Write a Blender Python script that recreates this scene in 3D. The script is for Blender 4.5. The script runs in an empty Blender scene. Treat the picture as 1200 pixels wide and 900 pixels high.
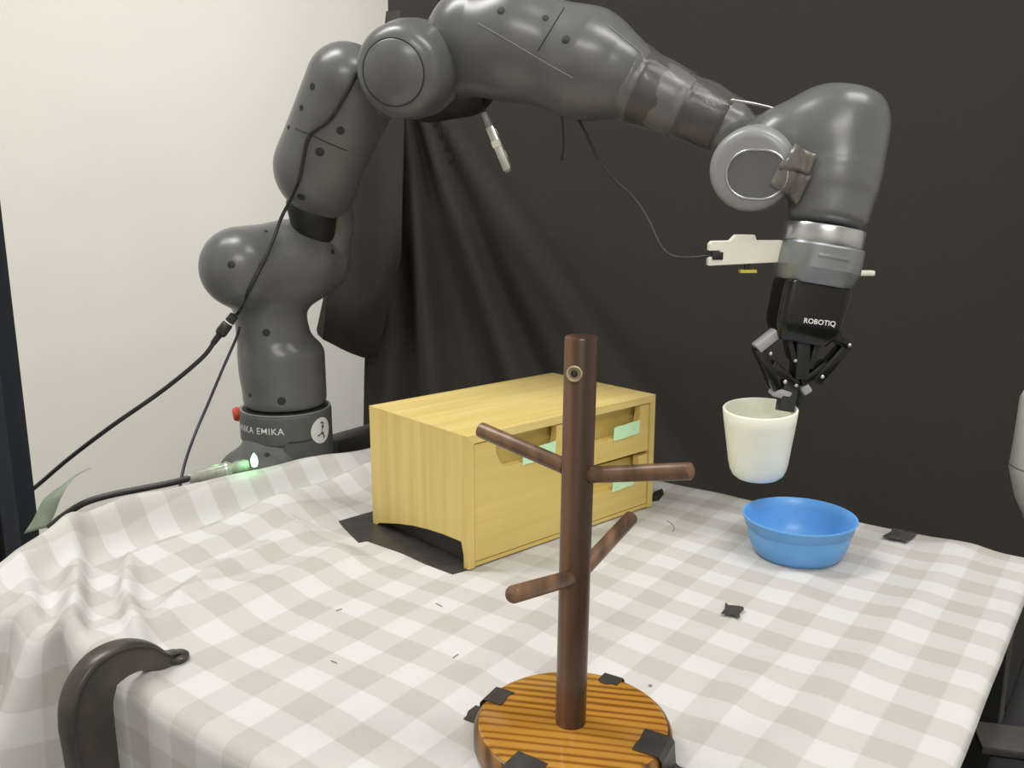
import bpy, bmesh, math, random
import numpy as np
from mathutils import Vector, Matrix
random.seed(4)
SC = bpy.context.scene
COL = SC.collection
PI = math.pi

# ------------------------------------------------------------------ camera
F_PX, PITCH, CAM = 1040.0, math.radians(12), np.array([0.0, 0.0, 1.14])
cd = bpy.data.cameras.new('camera'); cd.sensor_fit = 'HORIZONTAL'; cd.sensor_width = 36
cd.lens = 36 * F_PX / 1200; cd.clip_start = .02
cam = bpy.data.objects.new('camera', cd); COL.objects.link(cam)
cam.location = CAM; cam.rotation_euler = (PI/2 - PITCH, 0, 0); SC.camera = cam

# ------------------------------------------------------------------ world, lamps, exposure
w = bpy.data.worlds.new('world'); SC.world = w; w.use_nodes = True
w.node_tree.nodes['Background'].inputs[0].default_value = (1, .98, .95, 1)
w.node_tree.nodes['Background'].inputs[1].default_value = .30
SC.view_settings.view_transform = 'Standard'; SC.view_settings.look = 'None'
SC.view_settings.exposure = 0.0; SC.view_settings.gamma = 1; SC.view_settings.use_curve_mapping = False
def area(name, loc, size, power, col=(1, .985, .955)):
    l = bpy.data.lights.new(name, 'AREA'); l.shape = 'RECTANGLE'; l.size, l.size_y = size; l.energy = power; l.color = col
    o = bpy.data.objects.new(name, l); COL.objects.link(o); o.location = loc
    return o
LAMPS = [(-1.0, 1.05, 2.72), (1.0, .45, 2.72), (.15, -1.45, 2.72)]
for i, p in enumerate(LAMPS):
    area('ceiling_lamp_light', (p[0], p[1], p[2] - .02), (1.15, .30), (31, 21, 44)[i])

# ------------------------------------------------------------------ pixel <-> world
FW = np.array([0, math.cos(PITCH), -math.sin(PITCH)]); UP = np.array([0, math.sin(PITCH), math.cos(PITCH)]); RT = np.array([1.0, 0, 0])
def ray(px, py): return FW + (px-600)/F_PX*RT - (py-450)/F_PX*UP
def P(px, py, y):
    d = ray(px, py); return CAM + d*(y/d[1])
def onz(px, py, z=.75):
    d = ray(px, py); return CAM + d*((z-CAM[2])/d[2])
def rp(r, p): return r*float((np.asarray(p)-CAM) @ FW)/F_PX          # pixels -> metres at that point

# ------------------------------------------------------------------ materials
def mat(name, base, rough=.5, spec=.5, metal=0, **kw):
    m = bpy.data.materials.new(name); m.use_nodes = True
    b = m.node_tree.nodes['Principled BSDF']
    b.inputs['Base Color'].default_value = (*base, 1); b.inputs['Roughness'].default_value = rough
    b.inputs['Specular IOR Level'].default_value = spec; b.inputs['Metallic'].default_value = metal
    for k, v in kw.items(): b.inputs[k.replace('_', ' ')].default_value = v
    return m
def N(m, t, **kw):
    n = m.node_tree.nodes.new(t)
    for k, v in kw.items(): setattr(n, k, v)
    return n
def L(m, a, b): m.node_tree.links.new(a, b)
def noisy(name, base, rough, var=.12, scale=40, bump=.0, stretch=(1, 1, 1), spec=.5, **kw):
    """plain colour with a little procedural variation and relief"""
    m = mat(name, base, rough, spec, **kw); b = m.node_tree.nodes['Principled BSDF']
    tc = N(m, 'ShaderNodeTexCoord'); mp = N(m, 'ShaderNodeMapping'); mp.inputs['Scale'].default_value = stretch
    L(m, tc.outputs['Object'], mp.inputs['Vector'])
    nz = N(m, 'ShaderNodeTexNoise'); nz.inputs['Scale'].default_value = scale; nz.inputs['Detail'].default_value = 5
    L(m, mp.outputs[0], nz.inputs['Vector'])
    cr = N(m, 'ShaderNodeValToRGB'); e = cr.color_ramp.elements
    e[0].position = .3; e[1].position = .7
    e[0].color = (*[c*(1-var) for c in base], 1); e[1].color = (*[min(1, c*(1+var)) for c in base], 1)
    L(m, nz.outputs['Fac'], cr.inputs[0]); L(m, cr.outputs[0], b.inputs['Base Color'])
    if bump:
        bp = N(m, 'ShaderNodeBump'); bp.inputs['Strength'].default_value = bump; bp.inputs['Distance'].default_value = .002
        L(m, nz.outputs['Fac'], bp.inputs['Height']); L(m, bp.outputs[0], b.inputs['Normal'])
    return m
def bamboo(name, stretch, c0=(.62, .465, .135), c1=(.73, .565, .205)):
    m = mat(name, c0, .42); b = m.node_tree.nodes['Principled BSDF']
    tc = N(m, 'ShaderNodeTexCoord'); mp = N(m, 'ShaderNodeMapping'); mp.inputs['Scale'].default_value = stretch
    L(m, tc.outputs['Object'], mp.inputs['Vector'])
    vo = N(m, 'ShaderNodeTexNoise'); vo.inputs['Scale'].default_value = 1.0; vo.inputs['Detail'].default_value = 1
    L(m, mp.outputs[0], vo.inputs['Vector'])
    mp2 = N(m, 'ShaderNodeMapping'); mp2.inputs['Scale'].default_value = (6, 6, 6); L(m, mp.outputs[0], mp2.inputs['Vector'])
    nz = N(m, 'ShaderNodeTexNoise'); nz.inputs['Scale'].default_value = 1; nz.inputs['Detail'].default_value = 4
    L(m, mp2.outputs[0], nz.inputs['Vector'])
    mx = N(m, 'ShaderNodeMath', operation='MULTIPLY_ADD'); mx.inputs[1].default_value = .45
    L(m, nz.outputs['Fac'], mx.inputs[0]); L(m, vo.outputs['Fac'], mx.inputs[2])
    cr = N(m, 'ShaderNodeValToRGB'); e = cr.color_ramp.elements; e[0].position = .5; e[1].position = .95
    e[0].color = (*c0, 1); e[1].color = (*c1, 1)
    L(m, mx.outputs[0], cr.inputs[0]); L(m, cr.outputs[0], b.inputs['Base Color'])
    return m
def striped_wood(name, stretch, cols, bscale, dist, rough=.3, pos=(.0, .45, .62, 1), rot=0.0):
    m = mat(name, cols[0], rough); b = m.node_tree.nodes['Principled BSDF']
    tc = N(m, 'ShaderNodeTexCoord'); mp = N(m, 'ShaderNodeMapping'); mp.inputs['Scale'].default_value = stretch
    mr = N(m, 'ShaderNodeMapping'); mr.inputs['Rotation'].default_value = (0, 0, rot)
    L(m, tc.outputs['Object'], mr.inputs['Vector']); L(m, mr.outputs[0], mp.inputs['Vector'])
    wv = N(m, 'ShaderNodeTexWave', wave_type='BANDS', bands_direction='X'); wv.inputs['Scale'].default_value = bscale
    wv.inputs['Distortion'].default_value = dist; wv.inputs['Detail'].default_value = 3; wv.inputs['Detail Scale'].default_value = .45
    L(m, mp.outputs[0], wv.inputs['Vector'])
    nz = N(m, 'ShaderNodeTexNoise'); nz.inputs['Scale'].default_value = 14; nz.inputs['Detail'].default_value = 3
    L(m, mp.outputs[0], nz.inputs['Vector'])
    ad = N(m, 'ShaderNodeMath', operation='MULTIPLY_ADD'); ad.inputs[1].default_value = .9
    L(m, nz.outputs['Fac'], ad.inputs[0]); 
    sb = N(m, 'ShaderNodeMath', operation='SUBTRACT'); sb.inputs[1].default_value = .45
    L(m, wv.outputs['Fac'], ad.inputs[2]); L(m, ad.outputs[0], sb.inputs[0])
    cr = N(m, 'ShaderNodeValToRGB'); el = cr.color_ramp.elements
    while len(el) < len(cols): el.new(.5)
    for i, c in enumerate(cols): el[i].position = pos[i]; el[i].color = (*c, 1)
    L(m, sb.outputs[0], cr.inputs[0]); L(m, cr.outputs[0], b.inputs['Base Color'])
    return m

M = {}
M['robot'] = noisy('robot_grey', (.120, .123, .128), .30, .06, 25)
M['robot_light'] = noisy('robot_light_grey', (.26, .265, .27), .32, .05, 25)
M['collar'] = noisy('robot_collar', (.105, .108, .104), .55, .06, 60)
M['dark'] = noisy('dark_rubber', (.012, .012, .013), .55, .15, 60)
M['gloss_black'] = noisy('gloss_black', (.006, .006, .006), .18, .1, 60)
M['seam'] = mat('seam', (.02, .02, .02), .6)
M['white_ink'] = mat('white_ink', (.80, .80, .78), .5)
M['badge_ink'] = mat('badge_ink', (.05, .03, .05), .5)
M['red'] = noisy('red_plastic', (.62, .06, .035), .4, .08, 80)
M['silver'] = noisy('silver_ring', (.55, .56, .57), .28, .05, 60, metal=.9)
M['adapter'] = noisy('adapter_grey', (.25, .26, .27), .38, .05, 40, metal=.55)
M['steel'] = noisy('steel', (.6, .6, .58), .3, .06, 90, metal=.9)
M['tip_grey'] = noisy('fingertip_grey', (.36, .36, .36), .4, .06, 90)
M['pad'] = noisy('rubber_pad', (.022, .024, .018), .7, .1, 120)
M['printed'] = noisy('white_print', (.80, .78, .68), .5, .03, 90)
M['yellow'] = mat('yellow_tab', (.62, .5, .05), .5)
M['tape'] = noisy('black_tape', (.040, .037, .034), .42, .25, 70, bump=.5)
M['wrap'] = noisy('black_wrap', (.024, .021, .019), .35, .2, 40, bump=.4)
M['shiny_tape'] = noisy('shiny_black_tape', (.075, .073, .068), .16, .3, 60, bump=.6)
M['grey_tape'] = noisy('brown_grey_tape', (.14, .125, .11), .22, .2, 50, bump=.4)
M['film'] = noisy('clear_film', (.40, .38, .36), .08, .1, 60, bump=.8, Alpha=.09)
M['cable'] = noisy('cable_black', (.020, .019, .020), .4, .15, 120)
M['purple_cable'] = noisy('cable_purple', (.035, .026, .045), .4, .15, 120)
M['clear'] = noisy('clear_plug', (.36, .38, .31), .18, .15, 120, Alpha=.82)
M['led'] = mat('green_led', (.1, .9, .2), .3)
_b = M['led'].node_tree.nodes['Principled BSDF']; _b.inputs['Emission Color'].default_value = (.30, 1, .42, 1); _b.inputs['Emission Strength'].default_value = 6
M['mint'] = noisy('mint_tape', (.58, .86, .55), .5, .05, 90)
M['cream'] = noisy('cream_ceramic', (.87, .885, .77), .38, .02, 30)
M['blue'] = noisy('blue_plastic', (.125, .36, .73), .34, .03, 30)
M['iron'] = noisy('cast_iron', (.070, .064, .052), .38, .18, 55, bump=.25, metal=.45)
M['curtain'] = noisy('black_curtain', (.043, .0395, .0352), .85, .12, 500, bump=.15, spec=.25)
M['wall'] = noisy('wall_paint', (.86, .845, .79), .8, .02, 3, bump=.03)
M['ceiling'] = noisy('ceiling_paint', (.8, .79, .75), .9, .02, 3)
M['floor'] = noisy('floor_vinyl', (.22, .21, .20), .5, .12, 8)
M['post'] = noisy('blue_black_alu', (.028, .034, .050), .35, .2, 12, stretch=(4, 4, .6), metal=.3)
M['slot'] = mat('slot_black', (.004, .004, .006), .7)
M['frame'] = noisy('frame_black', (.017, .017, .019), .45, .2, 40)
M['strap'] = noisy('strap_grey', (.045, .040, .034), .8, .15, 200, bump=.3)
M['table'] = noisy('table_board', (.10, .09, .08), .6, .1, 30)
M['white_shell'] = noisy('white_shell', (.78, .77, .74), .3, .02, 30)
M['green_tape'] = noisy('green_grey_tape', (.27, .34, .25), .4, .08, 60, Alpha=.8)
M['panel'] = mat('lamp_panel', (1, 1, 1), .5)
_b = M['panel'].node_tree.nodes['Principled BSDF']; _b.inputs['Emission Color'].default_value = (1, .965, .9, 1); _b.inputs['Emission Strength'].default_value = 2.0
M['lint'] = mat('lint', (.24, .21, .21), .9)
M['bam_v'] = bamboo('bamboo_side', (9, 55, 1.6))
M['bam_t'] = bamboo('bamboo_top', (4, 70, 70), (.64, .49, .16), (.75, .595, .24))
M['bam_f'] = bamboo('bamboo_front', (4, 70, 55), (.62, .465, .135), (.69, .53, .175))
M['pole'] = striped_wood('walnut_pole', (1, 1, .09), [(.045, .022, .012), (.10, .050, .027), (.15, .078, .042), (.075, .037, .02)], 8, 5, .28)
M['peg'] = noisy('walnut_peg', (.13, .072, .040), .35, .55, 90, stretch=(1, .15, .3))
M['peg_end'] = noisy('walnut_peg_end', (.17, .095, .055), .5, .25, 250)
M['disc'] = striped_wood('golden_wood', (1, .13, 1), [(.42, .21, .034), (.40, .185, .027), (.30, .125, .016), (.19, .072, .012)], 38, 9.0, .13, (.0, .55, .80, .99), math.radians(-79))
M['disc_side'] = striped_wood('golden_wood_edge', (1, .3, 1), [(.22, .11, .03), (.20, .09, .02), (.13, .06, .015), (.06, .025, .006)], 30, 2, .3)
M['brass'] = noisy('pale_brass', (.60, .50, .32), .35, .1, 120, metal=.6)

def gingham(pu, pv):
    m = mat('gingham_cloth', (.8, .8, .8), .85, .2); b = m.node_tree.nodes['Principled BSDF']
    uv = N(m, 'ShaderNodeUVMap'); uv.uv_map = 'UVMap'; sp = N(m, 'ShaderNodeSeparateXYZ'); L(m, uv.outputs[0], sp.inputs[0])
    cols = []
    for ax, per, tint in ((0, pu, (.87, .843, .825)), (1, pv, (.875, .868, .845))):
        mu = N(m, 'ShaderNodeMath', operation='MULTIPLY'); mu.inputs[1].default_value = 2*PI/per; L(m, sp.outputs[ax], mu.inputs[0])
        co = N(m, 'ShaderNodeMath', operation='COSINE'); L(m, mu.outputs[0], co.inputs[0])      # +1 at a white stripe's middle
        mr = N(m, 'ShaderNodeMapRange'); mr.inputs['From Min'].default_value = .09; mr.inputs['From Max'].default_value = -.09
        L(m, co.outputs[0], mr.inputs['Value'])
        mc = N(m, 'ShaderNodeMix', data_type='RGBA'); mc.inputs[6].default_value = (1, 1, 1, 1); mc.inputs[7].default_value = (*tint, 1)
        L(m, mr.outputs[0], mc.inputs[0]); cols.append(mc.outputs[2])
    mm = N(m, 'ShaderNodeMix', data_type='RGBA', blend_type='MULTIPLY'); mm.inputs[0].default_value = 1
    L(m, cols[0], mm.inputs[6]); L(m, cols[1], mm.inputs[7])
    m2 = N(m, 'ShaderNodeMix', data_type='RGBA', blend_type='MULTIPLY'); m2.inputs[0].default_value = 1
    m2.inputs[7].default_value = (.60, .592, .578, 1); L(m, mm.outputs[2], m2.inputs[6])
    L(m, m2.outputs[2], b.inputs['Base Color'])
    nz = N(m, 'ShaderNodeTexNoise'); nz.inputs['Scale'].default_value = 900; L(m, uv.outputs[0], nz.inputs['Vector'])
    bp = N(m, 'ShaderNodeBump'); bp.inputs['Strength'].default_value = .12; bp.inputs['Distance'].default_value = .0006
    L(m, nz.outputs['Fac'], bp.inputs['Height']); L(m, bp.outputs[0], b.inputs['Normal'])
    return m
PU, PV = .0567, .0632
M['gingham'] = gingham(PU, PV)

# ------------------------------------------------------------------ object helpers
def world_of(o):
    m = Matrix.Identity(4); ch = []
    while o: ch.append(o); o = o.parent
    for q in reversed(ch): m = m @ q.matrix_parent_inverse @ q.matrix_basis
    return m
def put(o, parent=None, keep=True):
    COL.objects.link(o)
    if parent:
        o.parent = parent
        if keep: o.matrix_parent_inverse = world_of(parent).inverted()
    return o
def mesh(name, v, f, m, parent=None, smooth=False, keep=True, sharp=None):
    me = bpy.data.meshes.new(name); me.from_pydata([tuple(map(float, x)) for x in v], [], [tuple(x) for x in f]); me.validate(); me.update()
    for k in (m if isinstance(m, (list, tuple)) else [m]): me.materials.append(k)
    if smooth:
        me.polygons.foreach_set('use_smooth', [True]*len(me.polygons))
        if sharp: me.set_sharp_from_angle(angle=math.radians(sharp))
    return put(bpy.data.objects.new(name, me), parent, keep)
def frombm(name, bm, m, parent=None, smooth=False, keep=True, sharp=35):
    me = bpy.data.meshes.new(name); bmesh.ops.recalc_face_normals(bm, faces=bm.faces); bm.to_mesh(me); bm.free(); me.materials.append(m)
    if smooth:
        me.polygons.foreach_set('use_smooth', [True]*len(me.polygons)); me.set_sharp_from_angle(angle=math.radians(sharp))
    return put(bpy.data.objects.new(name, me), parent, keep)
def thing(name, label, cat, loc=(0, 0, 0), rz=0, group=None):
    o = bpy.data.objects.new(name, None); o.empty_display_size = .02; o.location = tuple(map(float, loc)); o.rotation_euler = (0, 0, rz)
    COL.objects.link(o); return tag(o, label, cat, group)
def tag(o, label, cat, group=None):
    o['label'] = label; o['category'] = cat
    if group: o['group'] = group
    return o
def struct(o): o['kind'] = 'structure'; return o

def bm_box(bm, c, h, R=None, bevel=0.0, seg=2):
    c = Vector(c); R = R or Matrix.Identity(3)
    vs = [bm.verts.new(c + R @ Vector((sx*h[0], sy*h[1], sz*h[2]))) for sx in (-1, 1) for sy in (-1, 1) for sz in (-1, 1)]
    fs = [bm.faces.new([vs[i] for i in q]) for q in ((0, 1, 3, 2), (4, 6, 7, 5), (0, 4, 5, 1), (2, 3, 7, 6), (0, 2, 6, 4), (1, 5, 7, 3))]
    bmesh.ops.recalc_face_normals(bm, faces=fs)
    if bevel:
        es = list({e for f in fs for e in f.edges})
        bmesh.ops.bevel(bm, geom=es, offset=bevel, segments=seg, affect='EDGES', profile=.5)
    return bm
def box(name, lo, hi, m, parent=None, bevel=.001, keep=True, R=None):
    lo, hi = np.array(lo, float), np.array(hi, float)
    return frombm(name, bm_box(bmesh.new(), (lo+hi)/2, np.abs(hi-lo)/2, R, bevel), m, parent, smooth=bevel > 0, keep=keep)
def frame_of(a, b, hint):
    """rotation whose X runs a->b and whose Y lies close to hint"""
    x = Vector(np.asarray(b)-np.asarray(a)).normalized(); y = Vector(hint); y = (y - x*y.dot(x)).normalized(); z = x.cross(y)
    return Matrix((x, y, z)).transposed()
def bar_bm(bm, a, b, hy, hz, hint=(0, -1, 0), bevel=.0015, ext=0.0):
    a, b = np.asarray(a), np.asarray(b); c = (a+b)/2
    bm_box(bm, c, (np.linalg.norm(b-a)/2+ext, hy, hz), frame_of(a, b, hint), bevel); return bm
def bar(name, a, b, hy, hz, m, parent=None, **k): return frombm(name, bar_bm(bmesh.new(), a, b, hy, hz, **k), m, parent, smooth=True)
def smooth_path(pts, n=8):
    pts = [np.asarray(p, float) for p in pts]
    if len(pts) < 3: return pts
    q = [2*pts[0]-pts[1]] + pts + [2*pts[-1]-pts[-2]]; out = []
    for i in range(1, len(q)-2):
        p0, p1, p2, p3 = q[i-1:i+3]
        for k in range(n):
            t = k/n; out.append(.5*((2*p1)+(-p0+p2)*t+(2*p0-5*p1+4*p2-p3)*t*t+(-p0+3*p1-3*p2+p3)*t**3))
    out.append(pts[-1]); return out
def tube_vf(pts, r, ns=10, cap=True, v=None, f=None):
    v = [] if v is None else v; f = [] if f is None else f; base = len(v); n = len(pts)
    rr = r if hasattr(r, '__len__') else [r]*n
    pts = [np.asarray(p, float) for p in pts]; prev = None
    for i, p in enumerate(pts):
        t = pts[min(i+1, n-1)]-pts[max(i-1, 0)]; t = t/(np.linalg.norm(t)+1e-12)
        u = prev if prev is not None else (np.array([0, 0, 1.]) if abs(t[2]) < .9 else np.array([1., 0, 0]))
        u = u-t*(u@t); u /= np.linalg.norm(u); prev = u; wv = np.cross(t, u)
        for k in range(ns): a = 2*PI*k/ns; v.append(p+rr[i]*(math.cos(a)*u+math.sin(a)*wv))
    for i in range(n-1):
        for k in range(ns): f.append((base+i*ns+k, base+i*ns+(k+1) % ns, base+(i+1)*ns+(k+1) % ns, base+(i+1)*ns+k))
    if cap: f.append(tuple(base+k for k in reversed(range(ns)))); f.append(tuple(base+(n-1)*ns+k for k in range(ns)))
    return v, f
def tube(name, pts, r, m, parent=None, ns=10, n=8, sharp=50):
    v, f = tube_vf(smooth_path(pts, n) if n else pts, r, ns); return mesh(name, v, f, m, parent, True, sharp=sharp)
def lathe(name, prof, m, parent=None, ns=64, T=None, sharp=40):
    """prof: (radius, height) list, spun about T's Z axis"""
    T = T or Matrix.Identity(4); v = []; f = []
    for r, z in prof:
        for k in range(ns): a = 2*PI*k/ns; v.append(T @ Vector((r*math.cos(a), r*math.sin(a), z)))
    for i in range(len(prof)-1):
        for k in range(ns): f.append((i*ns+k, i*ns+(k+1) % ns, (i+1)*ns+(k+1) % ns, (i+1)*ns+k))
    for i, rev in ((0, True), (len(prof)-1, False)):
        if prof[i][0] > 1e-5: q = [i*ns+k for k in range(ns)]; f.append(tuple(reversed(q)) if rev else tuple(q))
    bm = bmesh.new(); vs = [bm.verts.new(x) for x in v]
    for q in f: bm.faces.new([vs[i] for i in q])
    bmesh.ops.remove_doubles(bm, verts=bm.verts, dist=1e-6)
    return frombm(name, bm, m, parent, True, sharp=sharp)
def axis_T(a, b):
    z = Vector(np.asarray(b, float)-np.asarray(a, float)).normalized()
    return Matrix.Translation(Vector(np.asarray(a, float))) @ z.to_track_quat('Z', 'Y').to_matrix().to_4x4()
def prism(name, poly, z0, z1, m, parent=None, keep=True, bevel=0.0, T=None):
    """flat outline in XY pushed from z0 to z1"""
    bm = bmesh.new(); T = T or Matrix.Identity(4)
    a = [bm.verts.new(T @ Vector((x, y, z0))) for x, y in poly]; b = [bm.verts.new(T @ Vector((x, y, z1))) for x, y in poly]; n = len(poly)
    bm.faces.new(list(reversed(a))); bm.faces.new(b)
    for i in range(n): bm.faces.new((a[i], a[(i+1) % n], b[(i+1) % n], b[i]))
    if bevel:
        bmesh.ops.recalc_face_normals(bm, faces=bm.faces)
        bmesh.ops.bevel(bm, geom=list(bm.edges), offset=bevel, segments=1, affect='EDGES')
    return frombm(name, bm, m, parent, keep=keep)

# ------------------------------------------------------------------ signed-distance solids (smooth castings)
class Solid:
    def __init__(s): s.it = []
    def add(s, kind, k, op, *a):
        s.it.append((kind, k, op, a)); return s
    def cone(s, a, b, ra, rb=None, k=.015, op='+'): return s.add('cone', k, op, np.asarray(a), np.asarray(b), ra, ra if rb is None else rb)
    def cyl(s, a, b, r, rd=.006, k=.015, op='+', r2=None): return s.add('cyl', k, op, np.asarray(a), np.asarray(b), r, rd, r if r2 is None else r2)
    def box(s, c, h, R=None, rd=.008, k=.015, op='+'): return s.add('box', k, op, np.asarray(c), np.asarray(h), np.array(R) if R is not None else np.eye(3), rd)
    def half(s, p, n, k=.002): return s.add('half', k, '&', np.asarray(p), np.asarray(n, float)/np.linalg.norm(n))
    @staticmethod
    def d(kind, a, X):
        if kind == 'cone':
            A, B, ra, rb = a; ab = B-A; t = np.clip(((X-A) @ ab)/(ab @ ab+1e-12), 0, 1)
            return np.linalg.norm(X-A-t[..., None]*ab, axis=-1)-(ra+(rb-ra)*t)
        if kind == 'cyl':
            A, B, r, rd, r2 = a; ab = B-A; l = np.linalg.norm(ab); u = ab/l; h = (X-A) @ u
            q = np.linalg.norm(X-A-h[..., None]*u, axis=-1)-(r+(r2-r)*np.clip(h/l, 0, 1))+rd; e = np.abs(h-l/2)-l/2+rd
            return np.minimum(np.maximum(q, e), 0)+np.sqrt(np.maximum(q, 0)**2+np.maximum(e, 0)**2)-rd
        if kind == 'box':
            c, h, R, rd = a; q = np.abs((X-c) @ R)-h+rd
            return np.minimum(q.max(-1), 0)+np.linalg.norm(np.maximum(q, 0), axis=-1)-rd
        p, n = a; return (X-p) @ n
    def __call__(s, X):
        D = None
        for kind, k, op, a in s.it:
            e = s.d(kind, a, X)
            if D is None: D = e
            elif op == '+':
                h = np.clip(.5+.5*(D-e)/k, 0, 1); D = D*(1-h)+e*h-k*h*(1-h)
            else:
                if op == '-': e = -e
                h = np.clip(.5-.5*(D-e)/k, 0, 1); D = D*(1-h)+e*h+k*h*(1-h)
        return D
    def bounds(s):
        lo, hi = np.full(3, 9.), np.full(3, -9.)
        for kind, k, op, a in s.it:
            if op != '+' or kind == 'half': continue
            if kind == 'box': r = np.linalg.norm(a[1]); ps = [a[0]]
            else: r = max(a[2], a[-1])*1.05; ps = a[:2]
            for p in ps: lo = np.minimum(lo, p-r); hi = np.maximum(hi, p+r)
        return lo-.012, hi+.012
    def build(s, name, m, parent=None, h=.0036):
        lo, hi = s.bounds(); n = np.ceil((hi-lo)/h).astype(int)+1
        ax = [lo[i]+h*np.arange(n[i]) for i in range(3)]
        D = np.empty(n)
        for i0 in range(0, n[0], 24):
            G = np.stack(np.meshgrid(ax[0][i0:i0+24], ax[1], ax[2], indexing='ij'), -1); D[i0:i0+24] = s(G)
        S = D < 0; c = [slice(0, -1), slice(1, None)]
        corner = [(i, j, k) for i in (0, 1) for j in (0, 1) for k in (0, 1)]
        cnt = sum(S[c[i], c[j], c[k]].astype(np.int8) for i, j, k in corner); act = (cnt > 0) & (cnt < 8)
        idx = np.argwhere(act); ids = np.full(act.shape, -1); ids[act] = np.arange(len(idx))
        acc = np.zeros((len(idx), 3)); w = np.zeros(len(idx))
        for p in range(8):
            for q in range(p+1, 8):
                A, B = np.array(corner[p]), np.array(corner[q])
                if abs(A-B).sum() != 1: continue
                da = D[tuple((idx+A).T)]; db = D[tuple((idx+B).T)]; x = (da < 0) != (db < 0)
                t = np.where(x, da/np.where(x, da-db, 1), 0); acc += np.where(x[:, None], idx+A+t[:, None]*(B-A), 0); w += x
        V = lo+h*acc/w[:, None]; F = []
        for d in range(3):
            e1, e2 = [(1, 2), (2, 0), (0, 1)][d]
            sa = [slice(None)]*3; sb = [slice(None)]*3; sa[d] = slice(0, -1); sb[d] = slice(1, None)
            for z in (e1, e2): sa[z] = slice(1, -1); sb[z] = slice(1, -1)
            A, B = S[tuple(sa)], S[tuple(sb)]
            for cond, rev in ((A & ~B, False), (~A & B, True)):
                g = np.argwhere(cond); g[:, e1] += 1; g[:, e2] += 1
                def at(o1, o2):
                    q = g.copy(); q[:, e1] += o1; q[:, e2] += o2; return ids[tuple(q.T)]
                Q = np.stack([at(-1, -1), at(0, -1), at(0, 0), at(-1, 0)], 1); F.append(Q[:, ::-1] if rev else Q)
        F = np.concatenate(F)
        me = bpy.data.meshes.new(name); me.vertices.add(len(V)); me.vertices.foreach_set('co', V.ravel())
        me.loops.add(F.size); me.loops.foreach_set('vertex_index', F.ravel().astype(np.int32))
        me.polygons.add(len(F)); me.polygons.foreach_set('loop_start', np.arange(0, F.size, 4, dtype=np.int32))
        me.polygons.foreach_set('use_smooth', np.ones(len(F), bool)); me.update(calc_edges=True); me.validate(); me.materials.append(m)
        # exact normals of the solid
        g = np.stack([s(V+np.eye(3)[i]*.002)-s(V-np.eye(3)[i]*.002) for i in range(3)], 1); g /= np.linalg.norm(g, axis=1)[:, None]+1e-9
        me.normals_split_custom_set_from_vertices(g.tolist())
        return put(bpy.data.objects.new(name, me), parent)
    def hit(s, px, py):
        d = ray(px, py); d = d/np.linalg.norm(d); t = .3
        for _ in range(160):
            e = float(s((CAM+d*t)[None])[0])
            if e < .0002: break
            t += max(e*.8, .0002)
            if t > 4: return None
        p = CAM+d*t; n = np.array([float(s((p+v)[None])[0]-s((p-v)[None])[0]) for v in np.eye(3)*.002]); return p, n/np.linalg.norm(n)
def dimple(sol, px, py, r, parent, name='screw_hole', m=None, lift=.0):
    h = sol.hit(px, py)
    if h is None: return
    p, n = h; T = axis_T(p-n*.002, p+n)
    rr = rp(r*.82, p)
    lathe(name, [(rr, 0), (rr, .0024+lift), (rr*.9, .0027+lift), (0, .0025+lift)], m or M['seam'], parent, 16, T)
def seam(sol, pts, r, parent, name='seam_line', m=None):
    q = []
    for (x0, y0), (x1, y1) in zip(pts, pts[1:]):
        for i in range(8):
            h = sol.hit(x0+(x1-x0)*i/8, y0+(y1-y0)*i/8)
            if h: q.append(h[0]+h[1]*r*.1)
    if len(q) > 2: tube(name, q, r, m or M['seam'], parent, 6, 0)
def decal(sol, outline, parent, name, m, lift=.0012, n=7, keep=None):
    """a piece of tape laid over a solid: rows between two outlines, following the surface"""
    top, bot = outline; v = []; f = []
    for i in range(n):
        for j in range(n):
            a, b = i/(n-1), j/(n-1)
            def lerp(l, t):
                k = min(int(t*(len(l)-1)), len(l)-2); u = t*(len(l)-1)-k; return np.array(l[k])*(1-u)+np.array(l[k+1])*u
            q = lerp(top, a)*(1-b)+lerp(bot, a)*b; h = sol.hit(*q)
            v.append(h[0]+h[1]*lift if h else None)
    for i in range(n-1):
        for j in range(n-1):
            q = (i*n+j, i*n+j+1, (i+1)*n+j+1, (i+1)*n+j)
            if all(v[k] is not None for k in q): f.append(q)
    used = sorted({k for q in f for k in q}); mp = {k: i for i, k in enumerate(used)}
    o = mesh(name, [v[k] for k in used], [[mp[k] for k in q] for q in f], m, parent, True)
    s = o.modifiers.new('thick', 'SOLIDIFY'); s.thickness = .0008; s.offset = 0
    return o

# table axes: A runs away from the front edge, B runs from the robot to the right edge
EA = np.array([.595, .804, 0]); EB = np.array([.804, -.595, 0]); RZ_T = math.atan2(.804, .595)
RT_AB = Matrix((Vector(EA), Vector(EB), Vector((0, 0, 1)))).transposed()
def ab(a, b, z=0.0): return EA*a+EB*b+np.array([0, 0, z])
def toab(p): return float(p @ EA), float(p @ EB)
A0, A1, B0, B1, TZ = .352, 1.075, -.945, -.088, .745

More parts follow.
